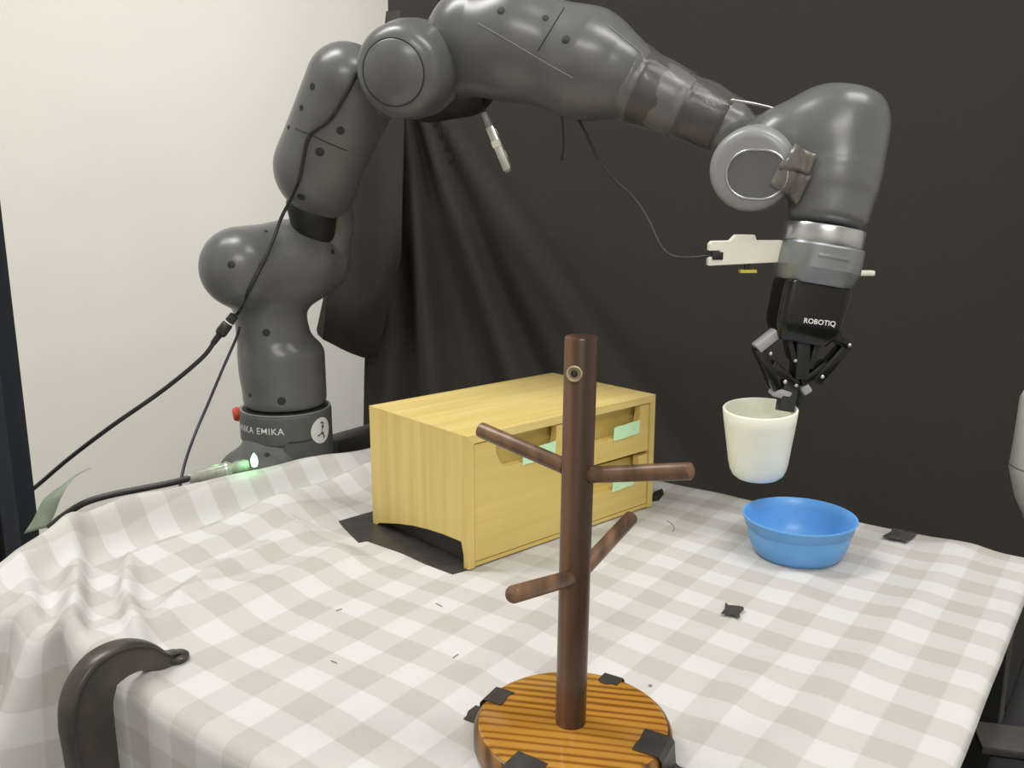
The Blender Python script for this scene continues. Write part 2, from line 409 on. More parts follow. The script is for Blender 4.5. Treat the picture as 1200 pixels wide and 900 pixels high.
# ================================================================== SETTING
X0, X1, Y0, Y1, H = -2.6, 2.6, -2.6, 2.35, 2.75
struct(box('floor', (X0, Y0, -.06), (X1, Y1, 0), M['floor'], bevel=0))
struct(box('ceiling', (X0, Y0, H), (X1, Y1, H+.06), M['ceiling'], bevel=0))
struct(box('wall_back', (X0-.1, Y1, -.06), (X1+.1, Y1+.1, H+.06), M['wall'], bevel=0))
struct(box('wall_left', (X0-.1, Y0, -.06), (X0, Y1, H+.06), M['wall'], bevel=0))
struct(box('wall_right', (X1, Y0, -.06), (X1+.1, Y1, H+.06), M['wall'], bevel=0))
struct(box('wall_front', (X0-.1, Y0-.1, -.06), (X1+.1, Y0, H+.06), M['wall'], bevel=0))
for i, p in enumerate(LAMPS):
    t = thing('ceiling_lamp', ('white ceiling light panel over the robot arm', 'white ceiling light panel over the right side of the table', 'white ceiling light panel behind the camera')[i], 'lamp', p)
    box('lamp_frame', (p[0]-.6, p[1]-.17, H-.028), (p[0]+.6, p[1]+.17, H), M['ceiling'], t)
    box('diffuser', (p[0]-.58, p[1]-.15, H-.0285), (p[0]+.58, p[1]+.15, H-.026), M['panel'], t, bevel=0)

# slotted upright at the left edge of the picture
px0 = P(46, 625, 1.145)
t = thing('slotted_post', 'dark blue-black slotted metal upright at the left edge, behind the cloth', 'post', (px0[0]-.05, 1.14, 0))
x1 = px0[0]; z1 = 2.2
prof = [(-.10, 0), (-.078, 0), (-.078, .012), (-.066, .012), (-.066, 0), (-.034, 0), (-.034, .012), (-.022, .012), (-.022, 0), (0, 0), (0, .045), (-.10, .045)]
prism('profile', prof, .002, z1, M['post'], t, T=Matrix.Translation((x1, 1.10, 0)))
for o in (-.072, -.028): box('slot_strip', (x1+o-.006, 1.1095, .01), (x1+o+.006, 1.1119, z1-.01), M['slot'], t, bevel=0)
box('end_cap', (x1-.102, 1.098, z1), (x1+.002, 1.147, z1+.006), M['slot'], t)

# ================================================================== TABLE
t = thing('work_table', 'dark framed work table under the checked tablecloth', 'table', ab((A0+A1)/2, (B0+B1)/2, 0), RZ_T)
def abox(name, a0, a1, b0, b1, z0, z1, m, parent, bevel=.002):
    bm = bm_box(bmesh.new(), ab((a0+a1)/2, (b0+b1)/2, (z0+z1)/2), ((a1-a0)/2, (b1-b0)/2, (z1-z0)/2), RT_AB, bevel)
    return frombm(name, bm, m, parent, True)
abox('table_top', A0, A1, B0, B1, TZ-.028, TZ, M['table'], t)
for a in (A0+.005, A1-.05): abox('rail', a, a+.045, B0+.05, B1-.05, TZ-.075, TZ-.0285, M['frame'], t)
for b in (B0+.005, B1-.05): abox('rail', A0+.05, A1-.05, b, b+.045, TZ-.075, TZ-.0285, M['frame'], t)
for a in (A0+.004, A1-.05):
    for b in (B0+.004, B1-.05):
        l = abox('leg', a, a+.046, b, b+.046, .012, TZ-.0285, M['frame'], t); abox('foot', a-.004, a+.05, b-.004, b+.05, .0, .012, M['slot'], l)
# side frame that shows under the cloth's right edge
t2 = thing('side_frame', 'black slotted frame standing along the right edge of the table', 'frame', ab(.6, 0, 0), RZ_T)
abox('rail', -.15, 1.0, B1+.021, B1+.045, .690, .716, M['frame'], t2)
abox('rail', -.15, 1.0, B1+.053, B1+.075, .690, .716, M['frame'], t2)
abox('web', -.15, 1.0, B1+.045, B1+.053, .692, .706, M['slot'], t2, 0)
abox('panel', -.15, 1.0, B1+.075, B1+.62, .676, .690, M['frame'], t2)
for a in (-.15, .955):
    for b in (B1+.028, B1+.58): abox('leg', a, a+.042, b, b+.030, 0, .69 if b < .1 else .676, M['frame'], t2)
c0 = onz(1150, 864, .72); d_ = np.array([math.cos(math.radians(-14)), math.sin(math.radians(-14)), 0]); n_ = np.array([-d_[1], d_[0], 0])
cb2 = bar('crossbar', c0-d_*.004+[0, 0, .0], c0+d_*.42, .0185, .0035, M['strap'], t2, hint=tuple(n_)); cb2['label'] = 'flat dark grey crossbar'

# ================================================================== TABLECLOTH
def cloth_height(a, b):
    g = lambda x, s: np.exp(-(x/s)**2)
    z = np.zeros_like(a)
    hr = np.interp(a, [.32, .37, .45, .52, .70, .90, 1.08], [.006, .016, .036, .045, .036, .026, .012])
    rc = np.interp(a, [.32, .50, .70, .90, 1.08], [-.925, -.945, -.930, -.915, -.91])
    rr_ = b-rc-.004*np.sin(a*23); z += hr*np.where(rr_ < 0, g(rr_, .028), g(rr_, .021))
    z += .0075*np.clip((rr_-.048)/.012, 0, 1)*np.clip((-.72-b)/.09, 0, 1)*np.clip((a-.44)/.1, 0, 1)*(1+.6*np.sin(a*31))                                     # the long roll before the robot
    z += .012*g(b+.845+.02*np.sin(a*9), .022)*np.clip((a-.45)/.1, 0, 1)
    z += .013*g(b+.705-.012*np.sin(a*14), .038)*np.clip((.80-a)/.12, 0, 1)
    z += .006*g(b+.775+.25*(a-.6), .018)*np.clip((a-.42)/.06, 0, 1)*np.clip((.78-a)/.1, 0, 1)
    # pleats that fan from the bunched corner to the front edge
    da, db = a-.56, b+1.0; ph = np.arctan2(db, -da); r = np.hypot(da, db)
    m = np.clip((r-.05)/.1, 0, 1)*np.clip((.62-b*0-ph)/.25, 0, 1)*np.clip((.58-a)/.1, 0, 1)*np.clip((-.66-b)/.06, 0, 1)
    pl = np.sin(ph*15+.6*np.sin(r*18))
    z += m*(.002*np.maximum(pl, -.35)+.002)
    def ridge(pix, h, sl, sr):
        q = [toab(onz(*p)) for p in pix]; qa = [x[0] for x in q]; qb = [x[1] for x in q]
        bc2 = np.interp(-a, [-x for x in qa], qb); dd = b-bc2; hh = np.interp(-a, [-x for x in qa], h)
        return hh*np.where(dd < 0, np.exp(-(dd/sl)**2), np.exp(-(dd/sr)**2))
    z += ridge([(92, 615, .775), (92, 660, .77), (90, 720, .765), (84, 800, .75)], [.003, .020, .026, .020], .030, .013)
    z += ridge([(30, 655, .765), (36, 690, .765), (35, 750, .755), (20, 790, .75)], [.004, .012, .014, .012], .030, .020)
    z += ridge([(150, 640, .77), (146, 690, .76), (160, 760, .75), (176, 800, .75)], [.010, .018, .010, .004], .012, .022)
    z += ridge([(330, 640, .75), (262, 668, .75), (215, 705, .75), (190, 745, .75)], [.002, .008, .009, .004], .018, .018)
    # gentle ripples over the flat part
    z += .0042*g(b+.255+.02*np.sin(a*8), .020)*np.clip((.95-a)/.2, 0, 1)
    z += .0030*g(b+.435+.15*(a-.6), .014)*g(a-.62, .16)
    z += .0030*g(b+.18-.1*(a-.7), .018)
    z += .0022*g(b+.52-.25*(a-.8), .015)*g(a-.85, .15)
    z += .0025*g(a-.47-.05*(b+.2), .010)*np.clip((b+.17)/.05, 0, 1)
    z += .0055*g(a-1.055, .018)*g(b+.165, .018)
    z += .0012*(np.sin(a*41+b*13)*np.sin(b*33-a*7)+1)
    # the cloth stays flat where things stand on it
    for ca, cb, rr in ((.488, -.308, .085), (.74, -.298, .068)):
        d = np.hypot(a-ca, b-cb); z *= np.clip((d-rr)/.04, 0, 1)
    q = np.array([[x for x in toab(onz(*p))] for p in ((549, 667), (764, 592), (441, 610))])
    fu = q[1]-q[0]; fv = q[2]-q[0]; fl = (np.stack([a, b], -1)-q[0])
    s1 = (fl @ fu)/(fu @ fu); s2 = (fl @ fv)/(fv @ fv)
    d = np.maximum(np.maximum(-s1-.16, s1-1)*.30, np.maximum(-s2, s2-1.12)*.185)
    z *= np.clip((d-.004)/.03, 0, 1)
    return z
def over(s, r=.014):
    """edge drape: distance past the edge -> (outward, drop)"""
    q = np.clip(s, 0, None); t = np.minimum(q/r, PI/2)
    return r*np.sin(t)+np.minimum(s, 0), r*(1-np.cos(t))+np.maximum(q-r*PI/2, 0)
da, db = .0058, .0060
av = np.arange(A0-.46, A1+.07, da); bv = np.arange(B0-.30, B1+.019, db)
AA, BB = np.meshgrid(av, bv, indexing='ij')
ac = np.clip(AA, A0, A1); bc = np.clip(BB, B0, B1)
zt = cloth_height(ac, bc)
oa0, d0 = over(A0-AA); oa1, d1 = over(AA-A1); ob0, d2 = over(B0-BB); ob1, d3 = over(BB-B1)
ao = np.where(AA < A0, A0-oa0, np.where(AA > A1, A1+oa1, AA)); bo = np.where(BB < B0, B0-ob0, np.where(BB > B1, B1+ob1, BB))
dr_a = np.where(AA < A0, d0, np.where(AA > A1, d1, 0)); dr_b = np.where(BB < B0, d2, np.where(BB > B1, d3, 0))
drop = np.maximum(dr_a, dr_b)
hang = np.clip(drop/.12, 0, 1)
fl = np.clip((-.70-BB)/.05, 0, 1)
ao = ao-np.where(dr_a > 0, hang*(fl*(.030*np.sin(BB*62+.8*np.sin(AA*9))+.020*np.sin(BB*29+1.3)+.035)+(1-fl)*.004*np.sin(BB*40)), 0)
bo = bo-np.where((dr_b > 0) & (BB < B0), hang*(.004*np.sin(AA*46)+.005), 0)
zz = TZ+.0025+zt*np.clip(1-drop/.10, 0, 1)-drop
zz = np.maximum(zz, .02)
V = ao[..., None]*EA+bo[..., None]*EB; V[..., 2] = zz
na, nb = AA.shape; I = np.arange(na*nb).reshape(na, nb)
Fq = np.stack([I[:-1, :-1], I[1:, :-1], I[1:, 1:], I[:-1, 1:]], -1).reshape(-1, 4)[:, ::-1]
cl = mesh('tablecloth', V.reshape(-1, 3), Fq, M['gingham'], None, True)
tag(cl, 'beige and white gingham tablecloth bunched up on the left of the work table', 'tablecloth')
uvl = cl.data.uv_layers.new(name='UVMap')
kk = np.clip((BB+.47)/.25, 0, 1)*.018
UU = (AA+kk-.379).ravel(); VV = (BB+.5315).ravel()
li = np.empty(len(cl.data.loops), np.int32); cl.data.loops.foreach_get('vertex_index', li)
uvl.data.foreach_set('uv', np.stack([UU[li], VV[li]], 1).ravel())
s = cl.modifiers.new('thick', 'SOLIDIFY'); s.thickness = .0012; s.offset = -1
CZ = TZ+.0025
def cloth_z(x, y):
    a, b = toab(np.array([x, y, 0])); return CZ+float(cloth_height(np.array([a]), np.array([b]))[0])

# ================================================================== ROBOT STAND
t = thing('robot_stand', 'low black pedestal carrying the robot arm behind the bunched cloth', 'stand', ab(.83, -1.07, 0), RZ_T)
abox('top_plate', .68, .97, -1.21, -.985, .650, .668, M['frame'], t)
abox('column', .74, .92, -1.15, -1.02, .02, .65, M['frame'], t); abox('base_plate', .66, .99, -1.22, -.985, 0, .02, M['frame'], t)
abox('rail', .955, 1.17, -1.100, -1.060, .705, .748, M['frame'], t)
abox('bracket', .955, .97, -1.10, -1.06, .668, .705, M['frame'], t)

# ================================================================== ROBOT ARM
YB = 1.30
base = P(336, 500, YB); bx = base[0]
ROB = thing('robot', 'dark grey jointed robot arm reaching over the table and holding the cup', 'robot', (bx, YB, .668))
up = lambda z: np.array([bx, YB, z])
ring_r = .0675
# base foot
S0 = Solid().cyl(up(.669), up(.795), .062, .01)
S0.cone(up(.760), P(288, 556, 1.235), .054, .034, k=.02).cone(P(288, 556, 1.235), P(284, 580, 1.225), .034, .040, k=.02).cone(up(.75), P(318, 556, 1.228), .05, .024, k=.02)
S0.half(up(.669), (0, 0, -1))
foot = S0.build('base_foot', M['collar'], ROB)
dimple(S0, 313, 533, 4, foot)
vdir = np.array([-bx, -YB]); vang = math.atan2(vdir[1], vdir[0])
S1 = Solid().cyl(up(.783), up(.829), ring_r, .004)
dright = np.array([math.cos(vang+math.radians(62)), math.sin(vang+math.radians(62)), 0])
Sx = Solid().cyl(up(.738), up(.80), ring_r, .004); Sx.half(up(.78)+dright*.025, -dright+np.array([0, 0, .15]))
ring = S1.build('base_collar', M['collar'], ROB, h=.003)
coll2 = Sx.build('collar_skirt', M['collar'], ring, h=.003)
lathe('collar_gap', [(ring_r-.005, .8275), (ring_r-.005, .8312), (.055, .8312), (.055, .8275)], M['seam'], ring, 48, Matrix.Translation((bx, YB, 0)))
lathe('collar_lip', [(ring_r-.004, .8285), (ring_r-.001, .8285), (ring_r-.001, .8303), (ring_r-.004, .8303), (ring_r-.004, .8285)], M['robot_light'], ring, 64, Matrix.Translation((bx, YB, 0)))
def wrap_text(body, size, ang_end, z, r, parent, name):
    cu = bpy.data.curves.new('lettering', 'FONT'); cu.body = body; cu.size = size; cu.align_x = 'RIGHT'; cu.extrude = .0; cu.offset = size*.007; cu.space_character = 1.10
    cu.resolution_u = 3
    o = bpy.data.objects.new('lettering', cu); COL.objects.link(o); bpy.context.view_layer.update()
    me = bpy.data.meshes.new_from_object(o.evaluated_get(bpy.context.evaluated_depsgraph_get())); bpy.data.objects.remove(o)
    bm = bmesh.new(); bm.from_mesh(me)
    bmesh.ops.triangulate(bm, faces=bm.faces)
    for v in bm.verts:
        a = ang_end+v.co.x/r; v.co = Vector((bx+(r)*math.cos(a), YB+(r)*math.sin(a), z+v.co.y))
    return frombm(name, bm, M['white_ink'], parent)
wrap_text('FRANKA EMIKA', .0138, vang-math.radians(3.5), .8030, ring_r+.0006, ring, 'lettering')
# round badge
ba = vang+math.radians(46); bz = .801
Bx = lambda u, v, l=.0: (bx+(ring_r+l)*math.cos(ba+u/ring_r), YB+(ring_r+l)*math.sin(ba+u/ring_r), bz+v)
vs = [Bx(0, 0, .0009)]; fs = []
for i in range(4):
    for k in range(32): vs.append(Bx(.0195*(i+1)/4*math.cos(2*PI*k/32), .0195*(i+1)/4*math.sin(2*PI*k/32), .0009))
for k in range(32): fs.append((0, 1+k, 1+(k+1) % 32))
for i in range(3):
    for k in range(32): fs.append((1+i*32+k, 1+(i+1)*32+k, 1+(i+1)*32+(k+1) % 32, 1+i*32+(k+1) % 32))
bd = mesh('badge', vs, fs, M['white_ink'], ring, True); bd['label'] = 'round white sticker with a small dark figure'
fv, ff = [], []
for q in ([(-.003, .0125), (.002, .0135), (.004, .011), (.0005, .0105)], [(.0045, .0125), (.0055, .0085), (.0035, .0085)], [(.0005, .0075), (.0055, .0065), (.003, .002), (.0005, .004)],
          [(.0015, .003), (.003, .0025), (.0005, -.003), (-.001, -.003)], [(-.004, -.0045), (.004, -.0025), (.0045, -.006), (.001, -.0065)],
          [(-.0085, -.006), (-.0025, -.0048), (-.003, -.0072), (-.0085, -.0075)], [(.0025, -.0065), (.0045, -.006), (.0065, -.0115), (.0045, -.0135)]):
    k = len(fv); fv += [Bx(x, y, .0014) for x, y in q]; ff.append(tuple(range(k, k+4)))
mesh('figure_mark', fv, ff, M['badge_ink'], bd)
# red knob at the collar's far left
ka = P(292, 483, YB); kb = P(273, 486, YB-.01)
kd = thing  # (alias unused)
S = Solid().cyl(ka, kb, .010, .003); kn = S.build('red_knob', M['red'], ROB, h=.0016); kn['label'] = 'small red knob on the collar'
for i in range(2):
    c = ka+(kb-ka)*(.45+.3*i); d = (kb-ka)/np.linalg.norm(kb-ka)
    lathe('grip_ridge', [(.009, -.001), (.0112, -.001), (.0112, .001), (.009, .001)], M['red'], kn, 20, axis_T(c, c+d))

# link 1: column bending into the left shoulder cap
def pc(px, py, y, r): p = P(px, py, y); return p, rp(r, p)
c1, r1 = pc(336, 430, YB, 48.5)
ctop = up(P(336, 396, YB)[2])
S1b = Solid().cyl(up(.82), ctop, rp(47.8, up(.85)), .026)
n1, rn = pc(312, 345, YB-.005, 40); S1b.cone(up(c1[2])-np.array([.006, 0, 0]), n1, r1*.92, rn*.97, k=.011)
a1, ra = pc(283, 314, 1.245, 48); b1, rb = pc(335, 310, 1.30, 49); S1b.cone(a1, b1, ra, rb, k=.030)
a2, ra2 = pc(352, 306, 1.295, 46); b2, rb2 = pc(366, 304, 1.32, 44.5); S1b.cone(a2, b2, ra2, rb2, k=.022)
S1b.half(up(.833), (0, 0, -1))
l1 = S1b.build('shoulder_link', M['robot'], ROB)
for q in ((271, 310, 5.5), (312, 390, 5.5), (330, 470, 6), (293, 463, 3), (312, 271, 3)): dimple(S1b, *q, l1)
# link 2: right half of the shoulder, rising into the fork
rb = rb2
S2 = Solid().cone(a2+np.array([.006, .01, 0]), b2, ra2*.9, rb2*.95)
p, r = pc(392, 262, 1.315, 19); q, r2 = pc(394, 225, 1.29, 20); S2.cone(b2, p, rb*.62, r, k=.03).cone(p, q, r, r2, k=.02)
l2 = S2.build('shoulder_fork', M['robot'], ROB)
dimple(S1b, 390, 295, 4, l1); dimple(S2, 347, 273, 7, l2)
# dark recess between fork and upper arm
p, r = pc(368, 268, 1.285, 25); q, r2 = pc(366, 240, 1.265, 30); Sd = Solid().cone(p, q, r, r2); Sd.build('joint_recess', M['dark'], l2, h=.004)
# link 3: upper arm
a3, ra = pc(370, 193, 1.235, 47); b3, rb = pc(405, 97, 1.20, 46)
S3 = Solid().cone(a3, b3, ra, rb)
p, r = pc(372, 205, 1.25, 44); q, r2 = pc(420, 110, 1.235, 46); S3.cone(p, q, r, r2, k=.02)
p, r = pc(382, 222, 1.265, 33); S3.cone(a3, p, .04, r, k=.02)
l3 = S3.build('upper_arm', M['robot'], ROB)
for q in ((366, 101, 5), (353, 126, 4), (338, 149, 3), (399, 153, 6), (375, 178, 6.5), (353, 231, 6)): dimple(S3, *q, l3)
seam(S3, [(346, 150), (362, 157), (385, 168), (410, 178)], .0007, l3)
# elbow drum facing the camera
e0 = P(461, 85, 1.095); e1 = P(487, 80, 1.165); e2 = P(492, 82, 1.235)
S4 = Solid().cyl(e0, e1, rp(52, e0), .022, r2=rp(58, e1)).cyl(e1, e2, rp(56, e1), .010, k=.006)
l4 = S4.build('elbow_drum', M['robot'], ROB)
p, r = pc(430, 100, 1.215, 40); q, r2 = pc(480, 85, 1.215, 48); Sj = Solid().cone(p, q, r, r2); Sj.build('elbow_neck', M['robot'], l3)
ax = (e0-e1)/np.linalg.norm(e0-e1); T = axis_T(e0, e0+ax)
rc = rp(37.5, e0)
lathe('drum_cap', [(rc, -.002), (rc, .0008), (rc-.0015, .0016), (rc*.85, .0046), (rc*.6, .0080), (rc*.3, .0100), (0, .0106)], M['robot'], l4, 64, T, sharp=80)
lathe('cap_groove', [(rc+.0003, -.002), (rc+.0014, .0006), (rc+.0003, .0009)], M['seam'], l4, 64, T)
# slots round the drum's rim
T1 = axis_T(e1, e2); rr = rp(56.4, e1)
for k in range(14):
    a = 2*PI*k/14; v = []; f = []
    for i in range(5):
        b = a+.30*(i/4-.5)
        for rr2, zz2 in ((rr-.004, .010), (rr+.0006, .010), (rr+.0006, .015), (rr-.004, .015)): v.append(T1 @ Vector((rr2*math.cos(b), rr2*math.sin(b), zz2)))
    for i in range(4):
        for j in range(4): f.append((i*4+j, i*4+(j+1) % 4, (i+1)*4+(j+1) % 4, (i+1)*4+j))
    f += [(0, 1, 2, 3), (19, 18, 17, 16)]
    mesh('rim_slot', v, f, M['seam'], l4)
# link 4/5: forearm
fa, ra = pc(552, 40, 1.165, 50); fb, rb = pc(600, 50, 1.155, 60); fc, rcx = pc(690, 77, 1.13, 60); fd, rd = pc(724, 89, 1.115, 50)
S5 = Solid().cone(fa, fb, ra, rb).cone(fb, fc, rb, rcx, k=.02).cone(fc, fd, rcx, rp(46, fd), k=.02)
p, r = pc(535, 70, 1.20, 44); S5.cone(p, fb, r, .05, k=.03)
l5 = S5.build('forearm', M['robot'], ROB)
p, r = pc(541, 92, 1.235, 44); q, r2 = pc(505, 92, 1.255, 50); Sj = Solid().cone(p, q, r, r2); Sj.build('elbow_hub', M['dark'], l5, h=.004)
for q in ((587, 12, 5.5), (639, 21, 4.5), (663, 46, 6)): dimple(S5, *q, l5)
seam(S5, [(560, 27), (600, 50), (640, 74), (676, 94)], .0005, l5, m=M['robot_light']); seam(S5, [(661, 9), (645, 35), (628, 63)], .0007, l5)  # light grey on the long seam paints its highlight into the colour
# neck with wraps
na_, nra = pc(735, 96, 1.11, 40); nb_, nrb = pc(775, 113, 1.10, 33); nc_, nrc = pc(856, 150, 1.08, 30)
S6 = Solid().cone(na_, nb_, nra, nrb).cone(nb_, nc_, nrb, nrc, k=.02); l6 = S6.build('wrist_neck', M['robot'], ROB)
def sleeve(pa, ra, pb, rb, name, m, parent, crumple=.0, th=.001, seed=0):
    rnd = random.Random(seed); pa, pb = np.asarray(pa), np.asarray(pb); T = axis_T(pa, pb); l = np.linalg.norm(pb-pa); v = []; f = []; nr, ns = 7, 40
    ph = [rnd.uniform(0, 6) for _ in range(6)]
    for i in range(nr):
        u = i/(nr-1)
        for k in range(ns):
            a = 2*PI*k/ns
            r = ra+(rb-ra)*u+crumple*(math.sin(5*a+ph[0]+4*u)+.7*math.sin(11*a+ph[1]-7*u)+.5*math.sin(3*a+9*u+ph[2]))
            e = (1 if i in (0, nr-1) else 0)*crumple*1.3*math.sin(4*a+ph[3]+i)
            v.append(T @ Vector((r*math.cos(a), r*math.sin(a), u*l+e)))
    for i in range(nr-1):
        for k in range(ns): f.append((i*ns+k, i*ns+(k+1) % ns, (i+1)*ns+(k+1) % ns, (i+1)*ns+k))
    o = mesh(name, v, f, m, parent, True); s = o.modifiers.new('thick', 'SOLIDIFY'); s.thickness = th; s.offset = 1; return o
def on(px, py, y): return P(px, py, y)
w1 = sleeve(on(748, 102, 1.106), rp(41, na_), on(790, 119, 1.096), rp(33.5, nb_), 'black_tape_wrap', M['wrap'], l6, .0004, seed=1)
w2 = sleeve(on(802, 125, 1.093), rp(34, nb_), on(847, 146, 1.082), rp(31, nc_), 'black_tape_wrap', M['wrap'], l6, .0004, seed=2)
o = sleeve(on(738, 97, 1.108), rp(46, na_), on(800, 124, 1.094), rp(37, nb_), 'clear_film_wrap', M['film'], l6, .0012, .0004, 3); o['label'] = 'crumpled clear film over the black tape'
o = sleeve(on(795, 121, 1.094), rp(37, nb_), on(858, 152, 1.078), rp(35, nc_), 'clear_film_wrap', M['film'], l6, .0013, .0004, 5); o['label'] = 'crumpled clear film over the black tape'
seam(S5, [(712, 30), (735, 48), (752, 62), (757, 80), (746, 120), (740, 136)], .0009, l5, 'film_edge', M['robot_light'])
# wrist drum
w0 = P(879, 199, .985); w1_ = P(886, 197, 1.03); w2_ = P(894, 190, 1.09)
S7 = Solid().cyl(w0, w1_, rp(48, w0), .010, r2=rp(50.5, w1_)).cyl(w1_, w2_, rp(46, w1_), .012, k=.006)
# wrist body
h0, hr0 = pc(985, 160, 1.02, 51); h1, hr1 = pc(977, 215, 1.01, 49); h2, hr2 = pc(968, 258, 1.00, 45)
S8 = Solid().cyl(P(994, 111, 1.03), h1, rp(44, h0), .017, r2=rp(49.5, h1), k=.012).cyl(P(990, 128, 1.03), h1, rp(49, h0), .016, r2=rp(50, h1), k=.012).cyl(h1, P(967, 268, .998), rp(50, h1), .012, r2=rp(44.5, h2), k=.022)
p, r = pc(922, 166, 1.03, 38); S8.cone(p, pc(978, 155, 1.03, 40)[0], r, rp(43, h0), k=.03)
p, r = pc(900, 182, 1.05, 40); S8.cone(p, P(960, 160, 1.035), r, r, k=.03)
l8 = S8.build('wrist_body', M['robot'], ROB)
l7 = S7.build('wrist_drum', M['robot_light'], ROB)
# stadium inset on the drum
axw = (w0-w1_)/np.linalg.norm(w0-w1_); hx = np.array([1, .0, -.02]); R3 = frame_of((0, 0, 0), hx, -axw); X3 = np.array(R3)
def stad(cx, hl, r, n=14):
    out = []
    for k in range(n+1): a = PI/2+PI*k/n; out.append((-hl+r*math.cos(a), r*math.sin(a)))
    for k in range(n+1): a = -PI/2+PI*k/n; out.append((hl+r*math.cos(a), r*math.sin(a)))
    return out
ex = hx-axw*(hx @ axw); ex /= np.linalg.norm(ex); ey = np.cross(axw, ex); ey /= np.linalg.norm(ey)
if ey[2] < 0: ey = -ey
cst = w0+ex*.0075-ey*.0045
Ts = Matrix(((ex[0], ey[0], axw[0], cst[0]), (ex[1], ey[1], axw[1], cst[1]), (ex[2], ey[2], axw[2], cst[2]), (0, 0, 0, 1)))
rs = rp(27, w0); prism('inset_panel', stad(0, rp(7, w0), rs), -.004, .0010, M['robot'], l7, T=Ts, bevel=.0006)
pts = [Ts @ Vector((x, y, .0009)) for x, y in stad(0, rp(7, w0), rs+.0008)]; pts.append(pts[0])
tube('inset_rim', [np.array(q) for q in pts], .0012, M['silver'], l7, 8, 0)
# tape cross between drum and body
class U2:
    pass
SU = Solid(); SU.it = S7.it + S8.it
decal(SU, ([(928, 170), (943, 176), (958, 182)], [(912, 197), (930, 200), (950, 205)]), l8, 'grey_tape_patch', M['grey_tape'], .004)['label'] = 'torn shiny brownish-grey tape'
decal(SU, ([(913, 195), (935, 200), (952, 207)], [(902, 216), (920, 226), (936, 240)]), l8, 'grey_tape_patch', M['grey_tape'], .003)['label'] = 'torn shiny brownish-grey tape'
# bracket strip above the drum
v, f = [], []
q = smooth_path([P(857, 117, 1.04), P(880, 121, 1.035), P(905, 127, 1.035), P(918, 133, 1.035)], 5)
for dd in (-.003, .003): tube_vf([x+np.array([0, dd, 0]) for x in q], .0012, 8, True, v, f)
mesh('edge_strip', v, f, M['steel'], l8, True)
q = smooth_path([P(845, 155, 1.03), P(856, 142, 1.025), P(872, 138, 1.02), P(892, 137, 1.02)], 6)
tube('film_fold', q, .0022, M['film'], l8, 8, 0)

# ---- flange, adapter, gripper (frame: W down along the tool, Sx to the right, T to the camera)
G0 = P(966, 272, .995); G1 = P(919, 487, .985)
W = (G1-G0)/np.linalg.norm(G1-G0); Tt = np.array([0, -1., 0]); Tt = Tt-W*(Tt @ W); Tt /= np.linalg.norm(Tt); Sx_ = np.cross(Tt, W); Sx_ /= np.linalg.norm(Sx_)
if Sx_[0] < 0: Sx_ = -Sx_
def gp(w, s=0, t=0): return G0+W*w+Sx_*s+Tt*t
TG = axis_T(gp(0), gp(1))
ringp = lathe('flange_ring', [(.040, -.006), (.0425, -.006), (.0435, -.004), (.0435, .012), (.0425, .014), (.040, .014)], M['silver'], ROB, 64, TG)
for s0, s1 in ((-.040, -.033), (.018, .021)):
    pass
GA = Matrix((Vector(Sx_), Vector(Tt), Vector(W))).transposed()
def loft(name, secs, m, parent, rd=.25, n=6):
    v, f = [], []; N_ = 4*(n+1)
    for w_, hx_, hy_, s_ in secs:
        r_ = min(hx_, hy_)*rd
        for cx, cy, a0 in ((1, 1, 0), (-1, 1, PI/2), (-1, -1, PI), (1, -1, 1.5*PI)):
            for k in range(n+1):
                a = a0+PI/2*k/n; v.append(gp(w_, s_+cx*(hx_-r_)+r_*math.cos(a), cy*(hy_-r_)+r_*math.sin(a)))
    for i in range(len(secs)-1):
        for k in range(N_): f.append((i*N_+k, i*N_+(k+1) % N_, (i+1)*N_+(k+1) % N_, (i+1)*N_+k))
    f.append(tuple(range(N_))); f.append(tuple((len(secs)-1)*N_+k for k in reversed(range(N_))))
    bm = bmesh.new(); vs = [bm.verts.new(x) for x in v]
    for q in f: bm.faces.new([vs[i] for i in q])
    return frombm(name, bm, m, parent, True, sharp=28)
adp = loft('tool_adapter', [(.0142, .0425, .0425, 0), (.0165, .0437, .0437, 0), (.040, .0440, .0435, 0), (.0415, .0436, .0425, 0), (.0555, .0400, .0310, 0), (.0570, .0385, .0300, 0)], M['adapter'], ROB, .75)
box('slot_button', (-.017, -.001, -.0022), (.017, .0008, .0022), M['adapter'], adp, bevel=.0006)
bpy.context.view_layer.update()
ob = adp.children[-1] if adp.children else None
if ob: ob.matrix_basis = Matrix.Translation(Vector(gp(.027, .001, .0432))) @ Matrix((Vector(Sx_), Vector(Tt), Vector(W))).transposed().to_4x4()
grb = loft('gripper_body', [(.0572, .0370, .0290, 0), (.062, .0385, .0300, 0), (.100, .0370, .0285, -.001), (.107, .0362, .0280, -.001), (.120, .0290, .0240, -.003), (.123, .0270, .0220, -.003)], M['gloss_black'], ROB, .35)
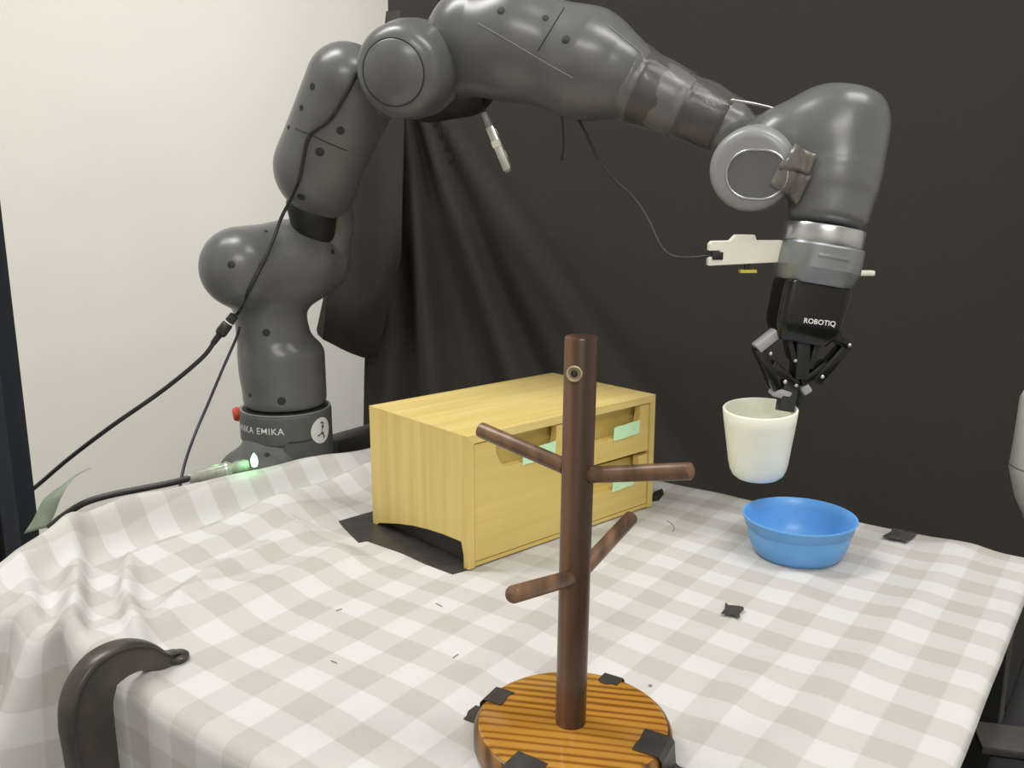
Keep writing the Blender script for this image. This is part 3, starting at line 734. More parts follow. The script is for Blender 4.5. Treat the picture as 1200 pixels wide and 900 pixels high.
# small white wordmark on the gripper
cu = bpy.data.curves.new('lettering', 'FONT'); cu.body = 'ROBOTIQ'; cu.size = .0078; cu.align_x = 'CENTER'; cu.offset = .0001; cu.resolution_u = 3; cu.extrude = .0002
o = bpy.data.objects.new('lettering', cu); COL.objects.link(o); bpy.context.view_layer.update()
me = bpy.data.meshes.new_from_object(o.evaluated_get(bpy.context.evaluated_depsgraph_get())); bpy.data.objects.remove(o); me.materials.clear(); me.materials.append(M['white_ink'])
o = put(bpy.data.objects.new('lettering', me), grb)
o.matrix_basis = Matrix.Translation(Vector(gp(.1000, .006, .0299))) @ Matrix((Vector(Sx_*.995+W*-.10).normalized(), Vector(-W), Vector(Tt))).transposed().to_4x4()
YG = .985
def gpx(px, py, t=0): return P(px, py, YG)+Tt*t
def bolt(px, py, t, r=2.2, parent=None):
    p = gpx(px, py, t); rr = rp(r, p); lathe('bolt', [(rr, -.001), (rr, .0008), (rr*.6, .0016), (0, .0018)], M['steel'], parent, 14, axis_T(p, p+Tt))
# left finger linkage
kl = bar('outer_knuckle', gpx(911, 388), gpx(886, 408), .011, .0048, M['tip_grey'], grb); bolt(911, 386, .0115, 2.2, kl)
kl['label'] = 'light grey link'
fl_ = bar('finger', gpx(889, 410), gpx(908, 452), .010, .0056, M['gloss_black'], grb, ext=.004); bolt(900, 413, .0105, 2, fl_)
ik = bar('inner_knuckle', gpx(921, 392), gpx(928, 421), .012, .0032, M['dark'], grb); bolt(928, 421, .0125, 2, ik)
il = bar('inner_link', gpx(903, 425), gpx(932, 450), .009, .0050, M['gloss_black'], grb); bolt(917, 446, .0095, 2.4, il)
ftp = bar('fingertip', gpx(904, 457), gpx(924, 463), .0095, .0052, M['tip_grey'], grb); ftp['label'] = 'grey fingertip'
# right finger linkage
kr = bar('outer_knuckle', gpx(972, 392), gpx(991, 404), .011, .0048, M['gloss_black'], grb); bolt(991, 403, .0115, 2, kr); bolt(963, 396, .0115, 2.4, kr)
fr_ = bar('finger', gpx(989, 406), gpx(956, 444), .010, .0056, M['gloss_black'], grb, ext=.003); bolt(960, 440, .0105, 2.2, fr_)
ik = bar('inner_knuckle', gpx(957, 394), gpx(946, 430), .012, .0036, M['dark'], grb); bolt(943, 397, .0125, 2.6, ik)
il = bar('inner_link', gpx(968, 424), gpx(938, 448), .009, .0046, M['gloss_black'], grb); bolt(930, 450, .0095, 2.2, il)
fr2 = bar('fingertip', gpx(938, 458), gpx(947, 452), .0095, .0050, M['tip_grey'], grb); fr2['label'] = 'grey fingertip'
cb = bar('centre_block', gpx(938, 392), gpx(936, 442), .014, .0075, M['dark'], grb)

# ================================================================== CUP
cc = P(891, 478, .985)                                  # middle of the rim
cb_ = P(887.5, 561, .991)
axc = (cc-cb_)/np.linalg.norm(cc-cb_); RC = rp(43, cc); HC = .083
TC = axis_T(cc-axc*HC, cc)
prof = [(0, 0), (RC*.50, 0), (RC*.62, .001), (RC*.70, .004), (RC*.765, .010), (RC*.81, .019), (RC*.88, .042), (RC*.965, .068), (RC, HC-.001), (RC-.0008, HC), (RC-.0022, HC), (RC-.003, HC-.001), (RC*.965-.003, .068), (RC*.88-.003, .042), (RC*.80-.003, .019), (RC*.70, .009), (RC*.5, .005), (0, .0045)]
cup = lathe('cup', prof, M['cream'], None, 72, TC, sharp=60)
tag(cup, 'pale cream handleless cup held by the gripper above the blue bowl', 'cup')
# pads: one inside the cup, one outside its wall
r_in = RC-.003
pa = bar('rubber_pad', gpx(926, 446, -.002), gpx(918, 481, .004), .0085, .0085, M['pad'], ftp, bevel=.001)
pb = bar('rubber_pad', gpx(937, 446, -.018), gpx(941, 478, -.012), .0085, .0024, M['pad'], fr2, bevel=.001)

# ---- white printed camera bracket
cbk = prism('camera_bracket', [(0, 0), (.082, .004), (.082, .028), (.052, .028), (.050, .034), (.029, .034), (.023, .0275), (.003, .027), (0, .024), (0, .0165), (.012, .0165), (.012, .0095), (0, .0095)],
            -.006, .006, M['printed'], ROB, bevel=.0006,
            T=Matrix.Translation(Vector(P(829, 311, 1.0))) @ Matrix(((1, 0, 0), (0, 0, -1), (0, 1, 0))).to_4x4() )
cbk['label'] = 'white printed bracket beside the tool adapter'
box('fork_plug', tuple(P(833, 304, 1.0)+np.array([0, -.0075, 0])), tuple(P(846, 295, 1.0)+np.array([0, .005, 0])), M['dark'], cbk, bevel=.0006)
box('yellow_tab', tuple(P(867, 319, 1.0)+np.array([0, -.004, -.0005])), tuple(P(886, 316, 1.0)+np.array([0, .006, 0])), M['yellow'], cbk, bevel=0)
box('yellow_stem', tuple(P(873, 316, 1.0)+np.array([0, -.002, 0])), tuple(P(879, 306, 1.0)+np.array([0, .005, 0])), M['dark'], cbk, bevel=0)
bar('bracket_end', P(985, 320, 1.02), P(1024, 320, 1.02), .005, .0030, M['printed'], cbk)

# ================================================================== DRAWER CABINET
FLp = onz(549, 667, .75); FRp = onz(764, 592, .75); ang = math.atan2(*(FRp-FLp)[[1, 0]])
LX, DY, HZ, TH = .302, .186, .147, .009
CB = thing('drawer_cabinet', 'pale bamboo tabletop cabinet with three scoop-handled drawers and mint tape', 'cabinet', (FLp[0], FLp[1], CZ+.0016), ang)
kw = dict(parent=CB, keep=False)
prism('top_panel', [(0, HZ), (LX, HZ), (LX-TH, HZ-TH), (TH, HZ-TH)], 0, DY, M['bam_t'], T=Matrix(((1, 0, 0, 0), (0, 0, 1, 0), (0, 1, 0, 0), (0, 0, 0, 1))), **kw)
arch = [(0, 0), (.008, 0), (.008, .014), (.012, .0285)] + [(.012+.150*t, .0285-.022*t**2) for t in (.2, .4, .6, .8, 1)] + [(.172, .004), (.178, 0), (DY, 0), (DY, HZ), (0, HZ)]
for x in (0, LX-TH):
    sp_ = prism('side_panel', arch, x, x+TH, M['bam_v'], T=Matrix(((0, 0, 1, 0), (1, 0, 0, 0), (0, 1, 0, 0), (0, 0, 0, 1))), **kw)
    for q in sp_.data.vertices:
        if q.co.z > HZ-.001 and abs(q.co.x-(TH if x == 0 else LX-TH)) < .001: q.co.z = HZ-TH
box('back_panel', (TH+.0002, DY-.006, .030), (LX-TH-.0002, DY, HZ-TH-.0002), M['bam_f'], bevel=0, **kw)
box('bottom_panel', (TH+.0002, .012, .030), (LX-TH-.0002, DY-.0062, .034), M['bam_f'], bevel=0, **kw)
box('divider', (.1615, .006, .0342), (.1665, DY-.0064, HZ-TH-.0002), M['bam_f'], bevel=0, **kw)
box('shelf', (.1667, .012, .0725), (LX-TH-.0002, DY-.0064, .0755), M['bam_f'], bevel=0, **kw)
TF = Matrix(((1, 0, 0, 0), (0, 0, 1, 0), (0, 1, 0, 0), (0, 0, 0, 1)))
def drawer(x0, x1, z0, z1, tx0, tx1, txt):
    xc = (x0+x1)/2-.0 ; hw = .045; dp = .033
    prof = [(x0, z0), (x1, z0), (x1, z1), (xc+hw, z1)]
    prof += [(xc+hw-.020+.020*math.cos(a), z1-dp+.024-.024*math.sin(a)) for a in [PI/2*k/7 for k in range(8)]]
    prof += [(xc-hw+.020-.020*math.cos(a), z1-dp+.024-.024*math.sin(a)) for a in [PI/2*(7-k)/7 for k in range(8)]]
    prof += [(xc-hw, z1), (x0, z1)]
    d = prism('drawer', prof, .0015, .0105, M['bam_f'], T=TF, **kw); d['label'] = txt
    bm = bmesh.new(); y1 = DY-.02
    for lo, hi in (((x0+.003, .0107, max(z0, .032)+.003), (x1-.003, y1, max(z0, .032)+.007)), ((x0+.003, .0107, max(z0, .032)+.007), (x0+.008, y1, z1-.006)), ((x1-.008, .0107, max(z0, .032)+.007), (x1-.003, y1, z1-.006)), ((x0+.008, y1-.005, max(z0, .032)+.007), (x1-.008, y1, z1-.006)), ((x0+.008, .0165, max(z0, .032)+.007), (x1-.008, .020, z1-.004))):
        lo, hi = np.array(lo), np.array(hi); bm_box(bm, (lo+hi)/2, (hi-lo)/2)
    frombm('tray', bm, M['bam_f'], d, keep=False)
    # strip of tape stuck over the lip, its upper part bridging the scoop
    zb = z1-dp; n = 7; v = []; f = []
    for i in range(n):
        u = i/(n-1); x = tx0+(tx1-tx0)*u
        for z, y in ((zb-.0035, .0007), (zb+.002, .0006), (zb+.0135, .0002)): v.append((x+(z-zb)*.05, y-.0004*math.sin(PI*u), z+.0020*u+.0004*math.sin(i*2.1)))
    for i in range(n-1):
        for j in range(2): f.append((i*3+j, (i+1)*3+j, (i+1)*3+j+1, i*3+j+1))
    o = mesh('mint_tape', v, f, M['mint'], d, False, keep=False); q = o.modifiers.new('thick', 'SOLIDIFY'); q.thickness = .0006; q.offset = 0
    o['label'] = 'mint green tape over the pull'
drawer(.0105, .1605, .006, HZ-TH-.0015, .078, .128, 'full-height left drawer front')
drawer(.1675, LX-TH-.0015, .0765, HZ-TH-.0015, .226, .273, 'upper right drawer front')
drawer(.1675, LX-TH-.0015, .006, .0715, .226, .266, 'lower right drawer front')
box('bottom_rail', (TH+.0002, .0015, .0005), (LX-TH-.0002, .012, .0048), M['bam_f'], bevel=0, **kw)

# ================================================================== MUG RACK
tb = onz(669, 842, .772)
MR = thing('mug_rack', 'dark walnut mug rack with four pegs on a round golden wooden base', 'mug rack', (tb[0], tb[1], CZ))
RB = .0715; bc_ = onz(671, 840, .772)
TB = Matrix.Translation((bc_[0], bc_[1], CZ))
lathe('base_edge', [(RB-.006, .0008), (RB-.002, .002), (RB, .006), (RB, .0165), (RB-.0015, .0195), (RB-.004, .0212), (RB-.012, .0212)], M['disc_side'], MR, 96, TB, sharp=60)
dsk = lathe('base_disc', [(0, .001), (RB-.0125, .001), (RB-.0035, .0212), (RB-.006, .0222), (0, .0222)], M['disc'], MR, 96, TB, sharp=40)
box('inlay_mark', (-.011, -.0012, 0), (0, .0012, .0004), M['pole'], dsk, bevel=0).location = tuple(onz(653, 834, CZ+.0222)+np.array([.008, 0, 0]))
pt = np.array([tb[0]+.0030, tb[1], 1.0530]); pb_ = np.array([tb[0]-.0002, tb[1], CZ+.0222]); RPm = .0109
lathe('pole', [(RPm, 0), (RPm, .279), (RPm-.0008, .2802), (0, .2802)], M['pole'], MR, 48, axis_T(pb_, pt))
def onpole(z): return pb_+(pt-pb_)*((z-pb_[2])/(pt[2]-pb_[2]))
for zr, tipx, tipy, ty in ((.9572, 562, 503, .611), (.9548, 810, 552, .527), (.8812, 600, 697, .505), (.8799, 740, 606, .636)):
    r0 = onpole(zr); tp = P(tipx, tipy, ty); d = (tp-r0)/np.linalg.norm(tp-r0); st = r0+d*.0100
    l = np.linalg.norm(tp-st); pgo = lathe('peg', [(.0056, 0), (.0056, l-.0012), (.0050, l)], M['peg'], MR, 24, axis_T(st, tp))
    lathe('peg_tip', [(.0049, 0), (.0044, .0004), (0, .0004)], M['peg_end'], pgo, 24, axis_T(tp, tp+d))
hp = P(673, 438, tb[1]-.0112); hd = np.array([-.12, -1, .05]); hd /= np.linalg.norm(hd)
TH_ = axis_T(hp-hd*.001, hp+hd)
hr = lathe('peg_hole_ring', [(.0052, 0), (.0052, .0018), (.0046, .0022), (.0034, .0014), (.0030, .0004)], M['brass'], MR, 28, TH_); hr['label'] = 'pale ring round a small hole'
lathe('hole', [(.0026, .0012), (.0012, .0024), (0, .0024)], M['seam'], hr, 16, TH_)

# ================================================================== BOWL
bz0 = CZ; bcx = np.array([.318, .930, bz0]); TBo = Matrix.Translation(tuple(bcx)); RBo = .0615
prof = [(0, .0015), (.037, .0015), (.040, 0), (.043, .0008), (.048, .006), (.0535, .019), (.0558, .030), (.0560, .0335), (.0578, .0345), (.0600, .0440), (.0615, .0455), (.0612, .0466), (.0600, .0468), (.0588, .0460), (.0565, .036), (.0515, .019), (.0465, .0075), (.041, .0042), (0, .0038)]
bowl = lathe('bowl', prof, M['blue'], None, 80, TBo, sharp=50)
tag(bowl, 'round sky-blue plastic bowl near the back edge of the table', 'bowl')

# ================================================================== BLACK TAPE AND BITS ON THE CLOTH
def ribbon(name, centre, width, m, label, cat, group=None, jag=.0, seed=0, side=None):
    """strip that follows a path; side = widthwise direction"""
    rnd = random.Random(seed); v, f = [], []; c = [np.asarray(p, float) for p in centre]; side = np.asarray(side)/np.linalg.norm(side); n = 5
    for i, p in enumerate(c):
        for j in range(n): 
            e = p+side*width*(j/(n-1)-.5)
            if i in (0, len(c)-1): q = (c[1]-c[0] if i == 0 else c[-1]-c[-2]); e = e+q/np.linalg.norm(q)*rnd.uniform(-jag, jag)
            v.append(e)
    for i in range(len(c)-1):
        for j in range(n-1): f.append((i*n+j, i*n+j+1, (i+1)*n+j+1, (i+1)*n+j))
    o = mesh(name, v, f, m, None, False); s = o.modifiers.new('thick', 'SOLIDIFY'); s.thickness = .0005; s.offset = 0
    return tag(o, label, cat, group)
zt_ = CZ+.0222
def base_tape(px, py, az_w, l_in, l_out, wd, label, seed, drop=True):
    """strip from the disc's top over its edge to the cloth; the pixel marks its middle on the top edge"""
    p = onz(px, py, zt_); d = np.array([p[0]-bc_[0], p[1]-bc_[1], 0]); d /= np.linalg.norm(d); c = np.array([bc_[0], bc_[1], 0])
    s = np.array([-d[1], d[0], 0])
    E_ = lambda r, z: c+d*r+np.array([0, 0, z])
    pts = [E_(RB-l_in, zt_+.0006), E_(RB-l_in*.5, zt_+.0006), E_(RB-.002, zt_+.0005), E_(RB+.0006, zt_-.003)]
    if drop:
        pts += [E_(RB+.0012, zt_-.012), E_(RB+.002, CZ+.003)]
        if l_out > 0: pts += [E_(RB+.005, CZ+.0012), E_(RB+.005+l_out*.5, CZ+.0012), E_(RB+.005+l_out, CZ+.0012)]
    ribbon('tape_strip', pts, wd, M['tape'], label, 'tape', 'tape strips on the mug rack base', .0015, seed, s)
base_tape(590, 818, 0, .017, .012, .020, 'black tape strip over the left rim of the mug rack base, reaching the cloth', 1)
base_tape(716, 796, 0, .015, .0, .016, 'short black tape strip on the far right rim of the mug rack base', 2)
base_tape(629, 884, 0, .018, .010, .024, 'black tape strip over the near left rim of the mug rack base', 3)
base_tape(766, 872, 0, .020, .016, .027, 'black tape strip over the near right rim of the mug rack base', 4)
def flat_patch(name, pix, z, th, m, label, cat):
    pts = [onz(x, y, z) for x, y in pix]
    o = prism(name, [(p[0], p[1]) for p in pts], z, z+th, m, None)
    return tag(o, label, cat)
flat_patch('tape_sheet', [(388, 601), (408, 598), (424, 590), (441, 600), (470, 612), (560, 640), (575, 655), (549, 668), (530, 673), (498, 661), (470, 648), (430, 634), (420, 636), (404, 620)], CZ+.0004, .0010, M['tape'],
           'large ragged sheet of black tape under the left side of the bamboo cabinet', 'tape')
MC = Matrix.Translation((FLp[0], FLp[1], CZ+.0016)) @ Matrix.Rotation(ang, 4, 'Z')
rnd = random.Random(3); top_ = [(.180-.150*i/14, .026+rnd.uniform(-.003, .003)) for i in range(15)]
tag(prism('tape_flap', [(.022, .0002), (.016, .012), (.020, .020)] + top_[::-1] + [(.182, .0002)], TH+.004, TH+.0048, M['tape'], T=MC @ Matrix(((0, 0, 1, 0), (1, 0, 0, 0), (0, 1, 0, 0), (0, 0, 0, 1)))),
    'torn black tape tucked upright into the arch of the cabinet side', 'tape')
flat_patch('tape_bit', [(762, 588), (766, 577), (776, 573), (778, 579), (772, 587)], CZ+.0006, .0008, M['tape'], 'small black tape tab at the right foot of the bamboo cabinet', 'tape')
flat_patch('tape_bit', [(850, 706), (853.5, 709.5), (862, 710), (871, 711.5), (872, 714), (866.5, 718.5), (867, 724.5), (859, 721), (845, 719), (849.5, 714)], CZ+.0030, .0006, M['tape'], 'little torn black tape piece alone on the cloth in front of the bowl', 'tape')
# tape folded over the back edge
e_ = onz(1066, 620, CZ); a_, b_ = toab(e_); a_ = A1
pts = [ab(a_-.036, b_-.004, CZ+.0045), ab(a_-.016, b_, CZ+.0048), ab(a_-.004, b_, CZ+.0050), ab(a_+.010, b_, CZ+.001), ab(a_+.0185, b_, CZ-.012), ab(a_+.0185, b_, CZ-.035)]
o = ribbon('edge_tape', pts, .027, M['shiny_tape'], 'shiny black tape folded over the back edge of the tablecloth, right of the bowl', 'tape', None, .002, 9, EB)
for n_, (q0, q1) in enumerate([((394, 719), (401, 717)), ((388, 777), (395, 780)), ((511, 709), (518, 713)), ((531, 773), (537, 769))]):
    a_, b_ = onz(*q0, CZ), onz(*q1, CZ); za = cloth_z(*a_[:2])+.0006; zb = cloth_z(*b_[:2])+.0006
    o = tube('lint_thread', [(a_[0], a_[1], za), ((a_[0]+b_[0])/2, (a_[1]+b_[1])/2+.0004, (za+zb)/2), (b_[0], b_[1], zb)], .00045, M['lint'], None, 6, 4)
    tag(o, ('tiny dark lint thread on the cloth, far left one of the upper pair', 'tiny dark lint thread on the cloth, nearest the clamp', 'tiny dark lint thread on a white check in front of the cabinet corner', 'tiny dark lint thread on the cloth behind the mug rack base, to its left')[n_], 'lint', 'lint threads on the cloth')
p = onz(762, 804, CZ); o = lathe('lint_speck', [(.0016, 0), (.0014, .0008), (0, .001)], M['lint'], None, 10, Matrix.Translation((p[0], p[1], cloth_z(*p[:2])+.0003)))
tag(o, 'small dark speck on the cloth just right of the mug rack base', 'lint')
q = [onz(*x, CZ) for x in ((782, 612), (787, 615), (790, 620), (788, 624))]
o = tube('hair_curl', [(x[0], x[1], cloth_z(*x[:2])+.0007) for x in q], .0004, M['lint'], None, 6, 6); tag(o, 'curled dark hair on the cloth between cabinet and bowl', 'hair')

# ================================================================== C-CLAMP
tip = onz(196, 783, CZ); nd = -EA
Cl = lambda d, z: np.array([tip[0], tip[1], 0])+nd*d+np.array([0, 0, z])
zc = CZ+.004
path = smooth_path([Cl(-.012, zc+.0042), Cl(.004, zc+.006), Cl(.022, zc+.018), Cl(.040, zc+.0225), Cl(.058, zc+.0185), Cl(.0690, zc+.003), Cl(.0718, zc-.014), Cl(.0715, zc-.030), Cl(.0705, zc-.075), Cl(.0705, zc-.130), Cl(.0705, zc-.185), Cl(.062, zc-.215), Cl(.035, zc-.226), Cl(.0, zc-.228)], 6)
CLM = thing('c_clamp', 'grey cast-iron C-clamp gripping the front edge of the cloth-covered table', 'clamp', Cl(.07, zc-.228))
n_ = len(path); v, f = [], []
for i in range(n_):
    u = i/(n_-1); t_ = path[min(i+1, n_-1)]-path[max(i-1, 0)]; t_ = t_/np.linalg.norm(t_); o_ = np.cross(EB, t_)
    if np.dot(o_, path[i]-Cl(.02, zc-.07)) < 0: o_ = -o_
    ht = float(np.interp(u, [0, .05, .12, .24, .36, .5, 1], [.0034, .0055, .0105, .0155, .0190, .0195, .014])); fb = float(np.interp(u, [0, .08, .2, .4, 1], [.006, .0068, .0092, .0110, .0110])); wb = fb*.62; e = ht*.30
    half = [(ht, fb*.55), (ht-e*.35, fb), (ht-e, fb), (ht-e*1.5, wb), (-ht+e*1.1, wb), (-ht+e*.6, fb*.8), (-ht+e*.2, fb*.8), (-ht, fb*.5)]
    for nn, bb in half+[(nn, -bb) for nn, bb in reversed(half)]: v.append(path[i]+o_*nn+EB*bb)
ns = 16
for i in range(n_-1):
    for k in range(ns): f.append((i*ns+k, i*ns+(k+1) % ns, (i+1)*ns+(k+1) % ns, (i+1)*ns+k))
f.append(tuple(range(ns))); f.append(tuple((n_-1)*ns+k for k in reversed(range(ns))))
bm = bmesh.new(); vs = [bm.verts.new(x) for x in v]
for q in f: bm.faces.new([vs[i] for i in q])
o = frombm('clamp_frame', bm, M['iron'], CLM, True, sharp=60); md = o.modifiers.new('round', 'SUBSURF'); md.levels = 1; md.render_levels = 2
lathe('jaw_tip', [(.004, .0), (.0085, .0008), (.0100, .003), (.0098, .0055), (.008, .0072), (.004, .0080), (0, .0082)], M['iron'], o, 32, Matrix.Translation(tuple(Cl(-.010, CZ+.0022))))
lathe('lower_jaw', [(.013, 0), (.014, .002), (.014, .024), (.013, .026)], M['iron'], o, 28, Matrix.Translation(tuple(Cl(0, zc-.240))))
sc = lathe('screw', [(.0062, 0), (.0062, .001)]+[(.0062-.0009*(k % 2), .002+.0022*k) for k in range(80)]+[(.0058, .180)], M['steel'], CLM, 20, Matrix.Translation(tuple(Cl(0, TZ-.030-.055-.19))))
lathe('swivel_pad', [(.010, 0), (.0125, .002), (.0125, .009), (.0105, .011)], M['iron'], sc, 28, Matrix.Translation(tuple(Cl(0, TZ-.075-.0115-.0))))
tube('tommy_bar', [Cl(0, zc-.275)-EB*.045, Cl(0, zc-.275)+EB*.045], .0035, M['steel'], sc, 10, 0)

# ================================================================== CABLES
def cable(name, pts, r, m, label, parent=None, cat='cable'):
    o = tube(name, pts, r, m, parent, 10, 8)
    return tag(o, label, cat) if parent is None else o
# 1 along the arm, through an in-line plug, down to the left
AC = thing('arm_cable', 'black cable running down the robot arm to the left post with a moulded plug', 'cable', P(262, 388, 1.20))
q = []
SU3 = Solid(); SU3.it = S1b.it+S2.it+S3.it+S4.it
for x, y in ((418, 86), (404, 112), (386, 140), (364, 158), (357, 182), (351, 210), (341, 234), (330, 258), (318, 286), (305, 312), (292, 338), (281, 362)):
    h = SU3.hit(x, y); q.append(h[0]+h[1]*.003 if h else P(x, y, 1.20))
for i in range(1, len(q)-1):                                     # lift where the arm turns inwards
    if q[i][1] > (q[i-1][1]+q[i+1][1])/2+.004: q[i] = CAM+(q[i]-CAM)*(((q[i-1][1]+q[i+1][1])/2)/q[i][1])
tube('upper_cable', q+[P(272, 373, 1.195)], .0024, M['cable'], AC, 10, 8)
tube('lower_cable', [P(252, 400, 1.195), P(235, 421, 1.195), P(190, 458, 1.19), (P(130, 500, 1.18)), P(80, 538, 1.20), P(46, 567, 1.22), P(0, 605, 1.25)], .0031, M['cable'], AC, 10, 8)
p0, p1 = P(275, 369, 1.195), P(250, 402, 1.195); T = axis_T(p0, p1); l = float(np.linalg.norm(p1-p0))
pg = lathe('moulded_plug', [(.003, 0), (.0062, .001), (.0066, .010), (.0066, .0135), (.0056, .0145), (.0062, .0155), (.0075, .0165), (.0080, .030), (.0072, .034), (.0045, .036), (.0040, l), (.003, l+.003)], M['cable'], AC, 20, T, sharp=50)
lathe('plug_collar', [(.0068, .0118), (.0070, .0118), (.0070, .0134), (.0068, .0134)], M['white_ink'], pg, 20, T)
# 2 thin purple one behind it
cable('thin_cable', [P(281, 383, 1.24), P(277, 396, 1.235), P(262, 430, 1.22), P(243, 475, 1.20), P(228, 510, 1.17), P(216, 545, 1.12), P(210, 575, 1.09)], .0021, M['purple_cable'], 'thin dark purple cable hanging from the robot shoulder to the cloth')
# 3 lit connector lying on the bunched cloth
LC = thing('lit_cable', 'black cable with a clear plug lit green, lying along the bunched cloth', 'cable', P(260, 553, 1.10))
YL = 1.10
tube('cord', [P(58, 618, 1.05), P(75, 604, 1.05), P(100, 589, 1.055), P(130, 580, 1.065), P(165, 573, 1.075), P(200, 566, 1.085), P(224, 560, 1.09)], .0042, M['cable'], LC, 10, 8)
p0, p1 = P(221, 561, YL-.008), P(292, 544, YL+.012); T = axis_T(p0, p1); l = float(np.linalg.norm(p1-p0))
pl = lathe('clear_plug', [(.004, 0), (.0068, .001), (.0070, .010), (.0082, .012), (.0085, .020), (.0090, .024), (.0098, .027), (.0098, .050), (.0088, .053), (.0070, .055), (.0070, .059), (.0078, .060), (.0078, l-.004), (.005, l)], M['clear'], LC, 24, T, sharp=40)
pl['label'] = 'clear plug housing glowing green'
lathe('plug_core', [(.0030, .002), (.0050, .010), (.0050, .05), (.0045, l-.006), (.003, l-.004)], M['printed'], pl, 16, T)
lathe('plug_band', [(.0101, .0475), (.0104, .0475), (.0104, .0505), (.0101, .0505)], M['steel'], pl, 24, T)
lp = P(298, 541, YL+.015)
ld = lathe('green_led', [(.0, -.008), (.0035, -.006), (.0048, 0), (.0038, .006), (.0016, .010), (0, .012)], M['led'], LC, 20, Matrix.Translation(tuple(lp)), sharp=80); ld['label'] = 'glowing green indicator light'
for p_, e_ in ((lp+np.array([-.004, -.016, .004]), .014), (np.asarray(T @ Vector((0, 0, l*.45)))+np.array([0, .0, .013]), .003)):
    L_ = bpy.data.lights.new('led_light', 'POINT'); L_.energy = e_; L_.color = (.2, 1, .35); L_.shadow_soft_size = .004
    o = bpy.data.objects.new('led_light', L_); o.location = tuple(map(float, p_)); put(o, LC)
# 4 connector hanging below the elbow
HC_ = thing('hanging_connector', 'silvery white connector hanging on a wire below the robot elbow', 'connector', P(580, 165, 1.17))
tube('wire', [P(566, 92, 1.20), P(567, 112, 1.18), P(567, 130, 1.17), P(570, 138, 1.17)], .0024, M['cable'], HC_, 8, 6)
p0, p1 = P(567, 132, 1.17), P(596, 201, 1.165); T = axis_T(p0, p1); l = float(np.linalg.norm(p1-p0))
lathe('sleeve', [(.0030, 0), (.0042, .002), (.0046, .018), (.0036, .020)], M['robot_light'], HC_, 16, T)
for sx in (-.0028, .0030):
    bm = bmesh.new(); bm_box(bm, T @ Vector((sx, 0, .018+.030)), (.0030, .0050, .029 if sx < 0 else .025), T.to_3x3(), .0008); frombm('connector_half', bm, M['printed'] if sx > 0 else M['steel'], HC_, True)
for k in range(3): bm = bmesh.new(); bm_box(bm, T @ Vector((.0062 if k != 1 else -.0058, 0, .027+.015*k)), (.0024, .0055, .0042), T.to_3x3(), .0004); frombm('latch', bm, M['printed'], HC_, True)
lathe('sleeve', [(.0034, l-.014), (.0044, l-.012), (.0040, l), (.002, l+.001)], M['robot_light'], HC_, 16, T)
# 5 camera cable from the forearm to the bracket fork
cable('camera_cable', [P(672, 132, 1.13), P(683, 150, 1.12), P(702, 188, 1.10), P(722, 212, 1.08), P(743, 232, 1.06), P(760, 258, 1.04), P(772, 284, 1.025), P(786, 299, 1.01), P(806, 302, 1.0), P(834, 299.5, 1.0)], .0019, M['cable'], 'thin dark cable from the forearm to the white bracket')
cable('wire_stub', [P(657, 122, 1.13), P(659, 145, 1.13), P(660, 170, 1.135), P(658, 188, 1.14)], .0017, M['cable'], 'short dark wire end hanging under the forearm')

# ================================================================== BACKDROP CURTAIN
YC = 1.78
def curtain_mesh(name, xl, zrow, parent, nx, x1, m):
    v, f = [], []; piv = P(462, 40, YC)
    for i, z in enumerate(zrow):
        x0 = xl(z)
        for j in range(nx):
            u = j/(nx-1); x = x0+(x1-x0)*(u**1.5)
            dx, dz = x-piv[0], piv[2]-z; r = math.hypot(dx, dz); ph = math.atan2(dx, max(dz, 1e-3)) if dz > 0 else PI/2
            k = min(1, r/.25)*max(0, 1-max(0, ph-.42)/.25)*(1 if dz > 0 else 0)
            y = YC+k*(.022*math.sin(ph*30+1.4)+.013*math.sin(ph*52)*max(0, min(1, (r-.25)/.3)))+.010*math.sin(x*5+1)*math.sin(z*2.2)+.006*math.sin(x*11+z*3)
            y += .03*math.exp(-((x-x0)/.04)**2)
            v.append((x, y, z))
    for i in range(len(zrow)-1):
        for j in range(nx-1): f.append((i*nx+j, i*nx+j+1, (i+1)*nx+j+1, (i+1)*nx+j))
    o = mesh(name, v, f, m, parent, True); s = o.modifiers.new('thick', 'SOLIDIFY'); s.thickness = .002; return o
CU = thing('backdrop_curtain', 'black cloth backdrop hanging behind the table with folds at its left edge', 'curtain', (.4, YC, 0))
zs = [P(0, y, YC)[2] for y in (10, 250, 420, 520)]; xs = [P(x, y, YC)[0] for x, y in ((452, 10), (441, 250), (427, 420), (425, 520))]
xl = lambda z: float(np.interp(-z, [-q for q in zs], xs))
curtain_mesh('drape', xl, np.linspace(2.05, .02, 90), CU, 200, 1.75, M['curtain'])
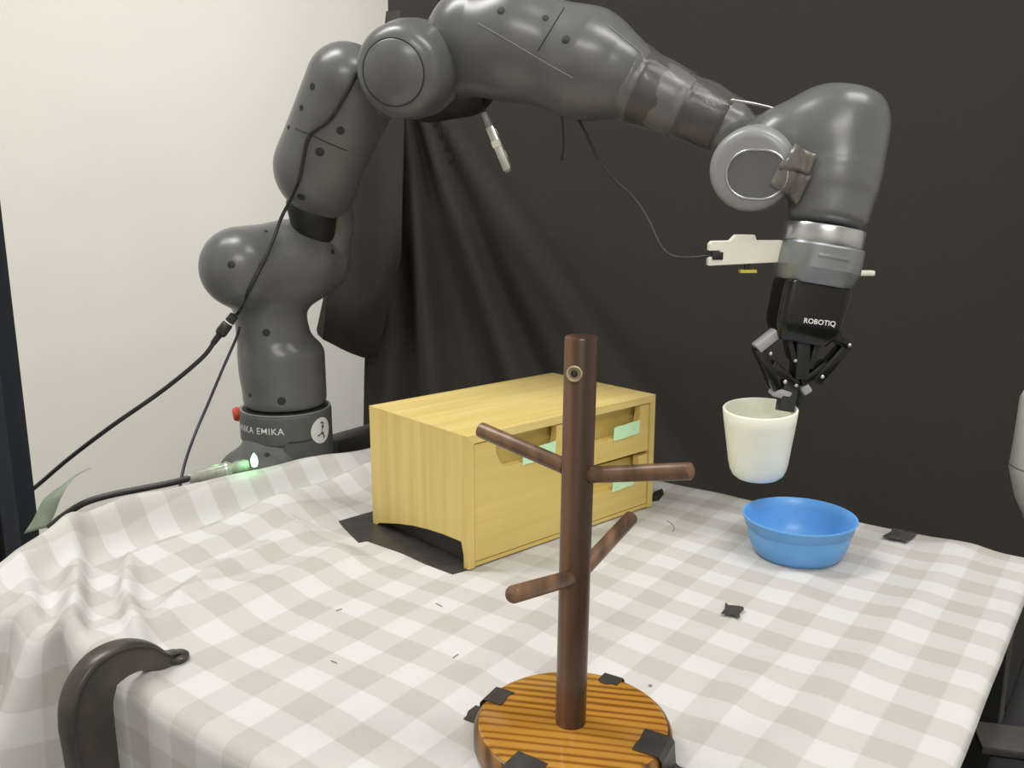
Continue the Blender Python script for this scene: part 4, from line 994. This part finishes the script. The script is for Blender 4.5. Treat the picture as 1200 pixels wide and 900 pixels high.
# flap folded out to the left
YF = YC-.035
out = [(452, 12), (447, 60), (405, 130), (397, 200), (385, 300), (378, 350), (369.5, 387), (371, 393), (378, 399), (426, 418), (440, 420), (470, 300), (475, 120), (470, 12)]
pts = [P(x, y, YF) for x, y in out]
bm = bmesh.new(); vs = [bm.verts.new(tuple(p)) for p in pts]; fc_ = bm.faces.new(vs); bmesh.ops.triangulate(bm, faces=[fc_]); bmesh.ops.subdivide_edges(bm, edges=bm.edges, cuts=3, use_grid_fill=True)
for q in bm.verts: q.co.y += .012*math.sin(q.co.x*45)
o = frombm('flap', bm, M['curtain'], CU, True, sharp=80); s = o.modifiers.new('thick', 'SOLIDIFY'); s.thickness = .002
tube('rod', [(-.42, YC, 2.06), (1.9, YC, 2.06)], .012, M['frame'], CU, 14, 0)
for x in (-.40, 1.88): tube('rod_support', [(x, YC, 2.06), (x, Y1-.002, 2.06)], .010, M['frame'], CU, 12, 0)

# ================================================================== WHITE CASING AT THE RIGHT EDGE
yw = 1.05
t = thing('white_casing', 'white rounded plastic casing cut off by the right edge, before the black backdrop', 'casing', (P(1232, 520, yw)[0], yw, 0))
cx = P(1232, 520, yw)[0]; zt2 = P(1200, 462, yw)[2]; zb2 = P(1200, 590, yw)[2]; zm = P(1200, 552, yw)[2]; R_ = cx-P(1187.5, 552, yw)[0]
lathe('shell', [(0, zb2-.030), (R_*.42, zb2-.024), (R_*.75, zb2+.004), (R_*.93, zm-.012), (R_, zm), (R_*.965, zm+.03), (R_*.93, zt2-.008), (R_*.86, zt2), (R_*.5, zt2+.012), (0, zt2+.014)], M['white_shell'], t, 56, Matrix.Translation((cx, yw, 0)), sharp=70)
lathe('shell_seam', [(R_*1.0, zm+.004), (R_*1.004, zm+.005), (R_*1.0, zm+.006)], M['robot_light'], t, 56, Matrix.Translation((cx, yw, 0)))
tube('stem', [(cx+.10, yw+.12, .02), (cx+.10, yw+.12, zb2-.05), (cx+.08, yw+.09, zb2+.01), (cx+.02, yw+.02, zb2+.02)], .014, M['white_shell'], t, 16, 6)
lathe('foot', [(.11, 0), (.11, .014), (.10, .02), (.016, .022)], M['white_shell'], t, 48, Matrix.Translation((cx+.10, yw+.12, 0)))

# ================================================================== GREEN-GREY STRIP BY THE POST
pts = [P(42, 622, 1.075), P(52, 604, 1.08), P(62, 582, 1.085), P(78, 565, 1.10), P(98, 552, 1.12)]
v, f = [], []
wd = [.016, .014, .0125, .011, .010]; sd = [np.array([1, .1, .25])]*3+[np.array([.9, .1, .6]), np.array([.75, .1, .35])]
c = smooth_path(pts, 4); n_ = len(c)
for i, p in enumerate(c):
    u = i/(n_-1)*4; k = min(int(u), 3); s_ = sd[k]*(1-(u-k))+sd[k+1]*(u-k); s_ = s_/np.linalg.norm(s_); w_ = np.interp(u, range(5), wd)
    for j in (-1, 0, 1): v.append(p+s_*w_*j+np.array([0, .003*(j == 0), 0]))
for i in range(n_-1):
    for j in range(2): f.append((i*3+j, i*3+j+1, (i+1)*3+j+1, (i+1)*3+j))
o = mesh('tape_tail', v, f, M['green_tape'], None, True); s = o.modifiers.new('thick', 'SOLIDIFY'); s.thickness = .0006
tag(o, 'pale green-grey strip of tape standing out beside the left post', 'tape')
